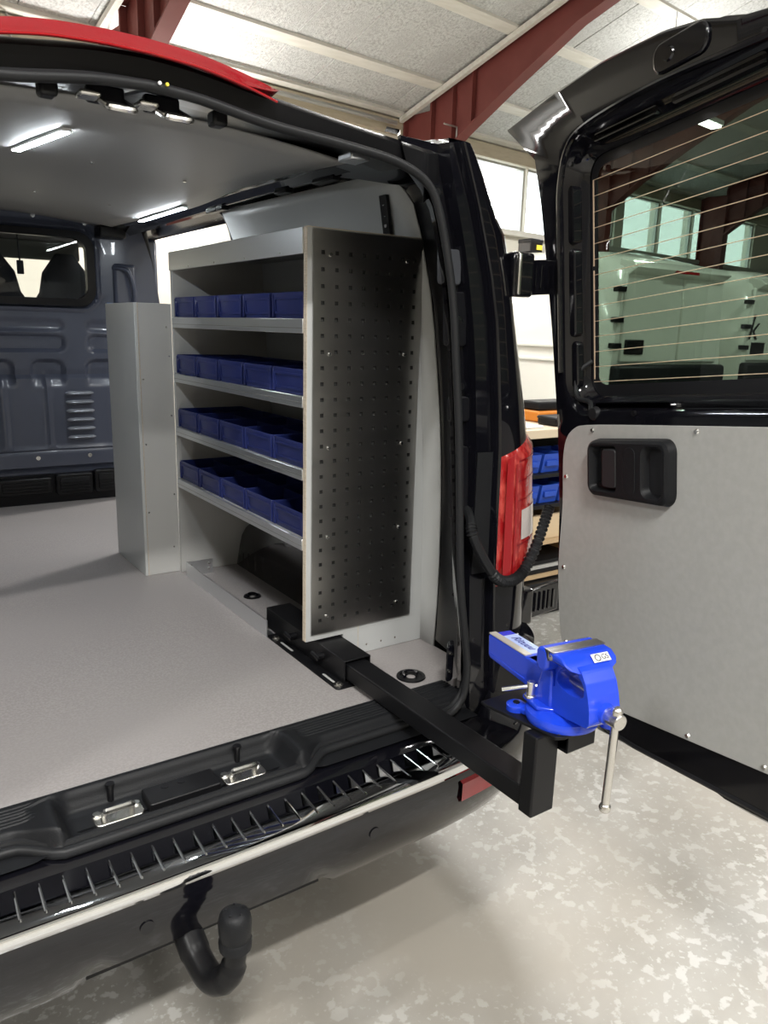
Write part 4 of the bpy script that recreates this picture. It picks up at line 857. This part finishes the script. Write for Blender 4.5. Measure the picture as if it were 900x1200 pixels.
# moving jaw with its arched opening
arch = [(-.081 + .039 * math.cos(a), .098 + .034 * math.sin(a) * (1 if math.sin(a) > 0 else .45)) for a in [2 * math.pi * k / 48 for k in range(48)]]
MJ = [(-.0455, .112), (-.0455, .150), (-.072, .150), (-.090, .146), (-.108, .138), (-.122, .118), (-.131, .095), (-.137, .072), (-.139, .048), (-.132, .038), (-.040, .026), (.0, .026), (.0, .060), (-.040, .080)]
def castv(poly, n=96):
    return [(-.080 + math.cos(a) * cast(poly, (-.080, .092), a), .092 + math.sin(a) * cast(poly, (-.080, .092), a)) for a in [2 * math.pi * k / n for k in range(n)]]
mo, mi = castv(MJ), castv(arch)
taper = lambda z: interp(z, [.03, .06, .09, .12, .16], [.035, .036, .036, .036, .036])
mjm = MB().loft([[vq(s_ * taper(z), b, z) for b, z in P] for P, s_ in ((mo, -1), (mi, -1), (mi, 1), (mo, 1))] , closed=True)
n_ = 96; o_ = 0
for k in range(n_): mjm.f.append((k, (k + 1) % n_, 3 * n_ + (k + 1) % n_, 3 * n_ + k))
mj = mjm.build('moving_jaw', VBLUE, VC, bevel=.004, seg=3, smooth=True)
hd_ = MB(); hd_.loft([[vq(x, b, z) for x, b, z in ((-wid, -.0455, zz), (wid, -.0455, zz), (wid * .96, fr_, zz), (-wid * .96, fr_, zz))] for wid, zz, fr_ in ((.031, .1305, -.112), (.042, .134, -.107), (.057, .139, -.101), (.0635, .147, -.092), (.0625, .157, -.078))], closed=True, cap=True)
hd_.build('jaw_head', VBLUE, mj, bevel=.005, seg=3, smooth=True)
MB().prism([(-.022, .040), (.022, .040), (.022, .078), (-.022, .078)], lambda a, z, h: vq(a, h, z), -.128, .02).build('inner_slide', VBLUE, mj, bevel=.004)
MB().cyl(vq(0, -.12, .086), vq(0, .0, .086), .010, n=16).build('screw_spindle', ZINC, VC, smooth=True)
vprof('jaw_insert', [(-.0445, .138), (-.0440, .138), (-.0440, .1595), (-.0580, .1595), (-.0580, .1572), (-.0445, .1572)], -.062, .062, VC, STEEL, .0006, 1)
vprof('jaw_insert', [(-.0432, .138), (-.0437, .138), (-.0437, .1595), (-.0330, .1595), (-.0330, .1572), (-.0432, .1572)], -.062, .062, VC, STEEL, .0006, 1)
MB().cyl(vq(-.0627, -.052, .148), vq(-.0605, -.052, .148), .006, n=12).build('insert_end', ZINC, VC)
# sticker with approval mark on the slanting jaw front
sn = (VY * -1 * .62 + Vector((0, 0, .78))).normalized(); su = VX; sv = sn.cross(su).normalized(); so_ = vq(.022, -.0905, .1492) + sn * .0022
stk = MB().obox(so_, su, sv, sn, .020, .0085, .0004).build('sticker', WHITE, VC)
text_mesh('sticker_print', 'GS', .014, INK, frame(so_ + su * .009 + sn * .0006, su, sv, sn), stk)
MB().tube([so_ - su * .008 + (su * math.cos(a) + sv * math.sin(a)) * .0060 + sn * .0006 for a in [2 * math.pi * k / 20 for k in range(21)]], .0010, 5).build('sticker_ring', INK, stk)
# spindle head and handle
MB().cyl(vq(.004, -.128, .062), vq(.004, -.145, .062), .022, .018, n=24).build('spindle_collar', VBLUE, VC, smooth=True)
MB().cyl(vq(.004, -.140, .062), vq(.004, -.176, .062), .0145, n=20).build('spindle_head', ZINC, VC, bevel=.002, smooth=True)
hv = Vector((.03, .0, 1)).normalized(); c0 = vq(.004, -.163, .062)
MB().cyl(c0 + hv * .014, c0 - hv * .172, .0078, n=14).build('handle_bar', ZINC, VC, smooth=True)
for k in (.016, -.174):
    bl = MB(); bl.loft([[c0 + hv * (k + .0112 * math.sin(t)) + (VX * math.cos(a) + VY * math.sin(a)) * max(.0112 * math.cos(t), .0005) for a in [2 * math.pi * q / 16 for q in range(16)]] for t in [math.pi * (j / 8 - .5) for j in range(9)]], closed=True, cap=True); bl.build('handle_knob', ZINC, VC, smooth=True)

# ================================================================== BACKGROUND THINGS
# workbench with shelves, to the right of the van
BX0, BX1, BY0, BY1 = 1.70, 3.30, 1.0, 1.65
WBn = thing('workbench', (2.5, 1.3, 0), 'pale topped workbench with dark shelves behind the open door', 'workbench')
MB().box(BX0, BX1, BY0, BY1, .955, 1.0).build('bench_top', mat('bench_top', (.62, .52, .38), .5), WBn, bevel=.004)
for x in (BX0 + .02, BX1 - .06):
    for y in (BY0 + .02, BY1 - .06): MB().box(x, x + .04, y, y + .04, 0, .955).build('leg', BLK, WBn)
shz = [(.765, PLAST), (.60, PLAST), (.40, PLY), (.215, PLY)]
for z, mt in shz: MB().box(BX0 + .02, BX1 - .02, BY0 + .015, BY1 - .02, z - .02, z).build('shelf_board', mt, WBn)
MB().box(BX0 + .02, BX1 - .02, BY1 - .02, BY1 - .005, .1, .955).build('back_panel', PLAST, WBn)
bb = None; k = 0
for z, where in ((.765, 'upper'), (.60, 'lower')):
    for i in range(6):
        x = BX0 + .19 + .145 * i
        if bb is None:
            bb = thing('parts_bin', (0, 0, 0), 'x', 'bin')
            b = MB(); b.loft([[(xx, yy, zz) for xx, yy, zz in ((-.062, fy, z0), (.062, fy, z0), (.062, .22, z0), (-.062, .22, z0))] for fy, z0 in ((.02, 0), (0, .10))] + [[(-.058, .004, .10), (.058, .004, .10), (.058, .216, .10), (-.058, .216, .10)], [(-.054, .024, .004), (.054, .024, .004), (.054, .21, .004), (-.054, .21, .004)]], closed=True, cap=True); b.build('body', BIN2, bb, bevel=.003)
            MB().box(-.045, .045, -.004, .016, .035, .065).build('grip', BIN2, bb, bevel=.003); o = bb
        else: o = copy_tree(bb)
        o.location = (x, BY0 + .03, z + .001); o['group'] = 'blue bins in the workbench'; o['label'] = 'bright blue bin on the %s workbench shelf, number %s from the van side' % (where, ['one', 'two', 'three', 'four', 'five', 'six'][i])
def simple(nm, label, cat, x0, x1, y0, y1, z0, z1, mt, lid=None, bev=.01):
    t = thing(nm, ((x0 + x1) / 2, (y0 + y1) / 2, z0), label, cat); MB().box(x0, x1, y0, y1, z0, z1).build('body', mt, t, bevel=bev)
    if lid: MB().box(x0 - .004, x1 + .004, y0 - .004, y1 + .004, z1 - .3 * (z1 - z0), z1 + .004).build('lid', lid, t, bevel=bev)
    return t
t = thing('open_crate', (2.02, 1.2, .40), 'pale wooden crate on the workbench shelf below the blue bins', 'crate')
for x0, x1, y0, y1, z0, z1 in ((1.86, 2.2, 1.05, 1.07, .401, .53), (1.86, 2.2, 1.28, 1.30, .401, .53), (1.86, 1.88, 1.07, 1.28, .401, .55), (2.18, 2.2, 1.07, 1.28, .401, .55), (1.88, 2.18, 1.07, 1.28, .401, .41), (2.02, 2.035, 1.07, 1.28, .41, .52)): MB().box(x0, x1, y0, y1, z0, z1).build('side_board', mat('pine', (.62, .48, .31), .6), t)
t = thing('folded_sheet', (2.0, 1.2, .215), 'stack of grey flat sheets on the lowest workbench shelf', 'sheets')
for k in range(3): MB().box(1.82 + .01 * k, 2.3, 1.03 + .008 * k, 1.5, .216 + .022 * k, .235 + .022 * k).build('sheet', LAMI if k % 2 else PLAST, t)
t = thing('ribbed_crate', (2.05, 1.05, 0), 'black ribbed crate on the floor under the workbench', 'crate')
MB().box(1.82, 2.5, .97, 1.5, .002, .185).build('body', PLASTS, t, bevel=.01)
for k in range(9): MB().box(1.85 + .075 * k, 1.87 + .075 * k, .955, .975, .02, .17).build('rib', PAINT, t, bevel=.004)
t = thing('parts_tray', (2.02, 1.35, 1.0), 'grey round parts tray holding ear defenders on the workbench', 'tray')
tr = MB(); tr.loft([[(1.95 + r * math.cos(a), 1.48 + r * math.sin(a), z) for a in [2 * math.pi * k / 24 for k in range(24)]] for r, z in ((.10, 1.001), (.12, 1.05), (.115, 1.05), (.095, 1.008))], closed=True, cap=True); tr.build('bowl', mat('grey_plastic', (.12, .12, .125), .5), t, smooth=True)
t = thing('ear_defenders', (2.04, 1.38, 1.05), 'black and red ear defenders lying in the grey tray', 'ear defenders')
for s in (-1, 1): MB().tube([(1.95 + s * .045 - .02, 1.48, 1.062), (1.95 + s * .045 + .02, 1.48, 1.077)], .032, 14).build('ear_cup', PLAST if s < 0 else mat('red_plastic', (.35, .02, .03), .4), t, smooth=True)
MB().tube([(1.95 + .065 * math.cos(a), 1.48, 1.07 + .06 * math.sin(a)) for a in [math.pi * k / 10 for k in range(11)]], .006, 8).build('headband', PLASTS, t, smooth=True)
simple('tool_case', 'flat black tool case on the workbench in front of the orange box', 'case', 2.07, 2.36, 1.06, 1.20, 1.001, 1.045, PLASTS, PLAST)
simple('orange_box', 'orange box behind the black tool case on the workbench', 'box', 2.12, 2.42, 1.24, 1.42, 1.001, 1.06, ORANGE, None)
simple('paper_pad', 'white paper pad at the left of the workbench', 'paper', 1.80, 1.98, 1.06, 1.24, 1.001, 1.012, WHITE, None, .001)
simple('charger_box', 'black box standing on top of the orange box', 'box', 2.14, 2.40, 1.26, 1.40, 1.061, 1.11, PLAST, None)

# white vans parked beyond
def white_van(ox, oy, label, cc=None):
    t = thing('white_van', (ox + .9, oy + 2.2, 0), label, 'van', 'white vans parked in the hall')
    body = MB(); rows = []
    for y, dz, ins in ((0, -.16, .03), (.06, -.08, .01), (.5, .02, 0), (1.4, .06, 0), (3.3, .02, 0), (4.1, -.95, .08), (4.4, -1.35, .2)):
        top = 2.26 + dz
        rows.append([(ox + x, oy + y, z) for x, z in ((.0 + ins, .45), (-.02 + ins, 1.1), (.02 + ins, min(1.45, top - .1)), (.07 + ins, max(top - .22, min(1.45, top - .1))), (.13 + ins, top - .07), (.24 + ins, top), (.9, top + .03), (1.56 - ins, top), (1.67 - ins, top - .07), (1.73 - ins, max(top - .22, min(1.45, top - .1))), (1.78 - ins, min(1.45, top - .1)), (1.82 - ins, 1.1), (1.80 - ins, .45))])
    body.loft(rows, closed=True, cap=True).build('body', VWHITE, t, smooth=True)
    ln = lambda nm, x0, x1, z0, z1, d=.012, mt=VWHITE, bev=.004, y0=0: MB().box(ox + x0, ox + x1, oy + y0 - d, oy + y0 + .03, z0, z1).build(nm, mt, t, bevel=bev)
    ln('left_door', .12, .995, 1.22, 2.06, .022, bev=.02); ln('right_door', 1.005, 1.68, 1.22, 2.06, .022, bev=.02)
    ln('bumper', .02, 1.78, .78, 1.205, .09, PLAST, .04); ln('plate_holder', .17, .44, 1.30, 1.44, .04, PLASTS, .008)
    for zz in (1.38, 1.62, 1.90): ln('hinge', -.005, .12, zz - .025, zz + .025, .035, PLASTS, .008)
    sp_ = MB().loft([[(ox + x, oy - .12, 2.10), (ox + x, oy - .05, 2.16), (ox + x, oy + .1, 2.19), (ox + x, oy + .1, 2.05), (ox + x, oy - .02, 2.04)] for x in (.15, .9, 1.65)], closed=True, cap=True).build('spoiler', VWHITE, t, smooth=True, bevel=.01)
    MB().box(ox + .72, ox + 1.08, oy - .122, oy - .10, 2.075, 2.10).build('brake_light', REDD, sp_)
    for zz in (1.34, 1.20): MB().box(ox - .032, ox + .02, oy + .3, oy + 3.6, zz, zz + .035).build('side_moulding', VWHITE, t, bevel=.01)
    for wy in (.85, 3.5):
        for wx in (.0, 1.62): w_ = MB().cyl((ox + wx, oy + wy, .33), (ox + wx + .2, oy + wy, .33), .33, n=28).build('wheel', RUBBER, t, smooth=True)
    return t
v2 = white_van(5.02, 3.20, 'white van whose rear doors show through the tinted door glass')
v3 = white_van(7.75, 3.55, 'white van with a black letter on its rear, at the right edge of the glass')
text_mesh('rear_lettering', 'k', .42, INK, frame(Vector((7.75 + .17, 3.55 - .026, 1.60)), Vector((1, 0, 0)), Vector((0, 0, 1)), Vector((0, -1, 0))), v3, shear=.25)
simple('toolbox', 'black toolbox with yellow label on the roof of the white van', 'toolbox', 5.28, 5.46, 4.62, 4.82, 2.335, 2.47, PLASTS, PLAST)
lb_ = [o for o in bpy.data.objects if o.name.startswith('toolbox')][0]
MB().box(5.36, 5.44, 4.606, 4.614, 2.36, 2.41).build('yellow_label', YELLOW, lb_)
simple('roof_carton', 'pale carton beside the toolbox on the white van roof', 'carton', 5.56, 6.3, 4.62, 5.0, 2.345, 2.44, BATTEN, None)
t = thing('pallet_rack', (13.6, 6.0, 0), 'blue steel rack uprights beyond the parked white vans', 'rack')
for x in (12.6, 13.0, 14.6): MB().box(x, x + .09, 6.0, 6.09, 0, 3.6).build('upright', BLUEST, t)
for z in (1.4, 2.6, 3.0): MB().box(12.6, 14.69, 5.99, 6.03, z, z + .12).build('beam', BLUEST, t)
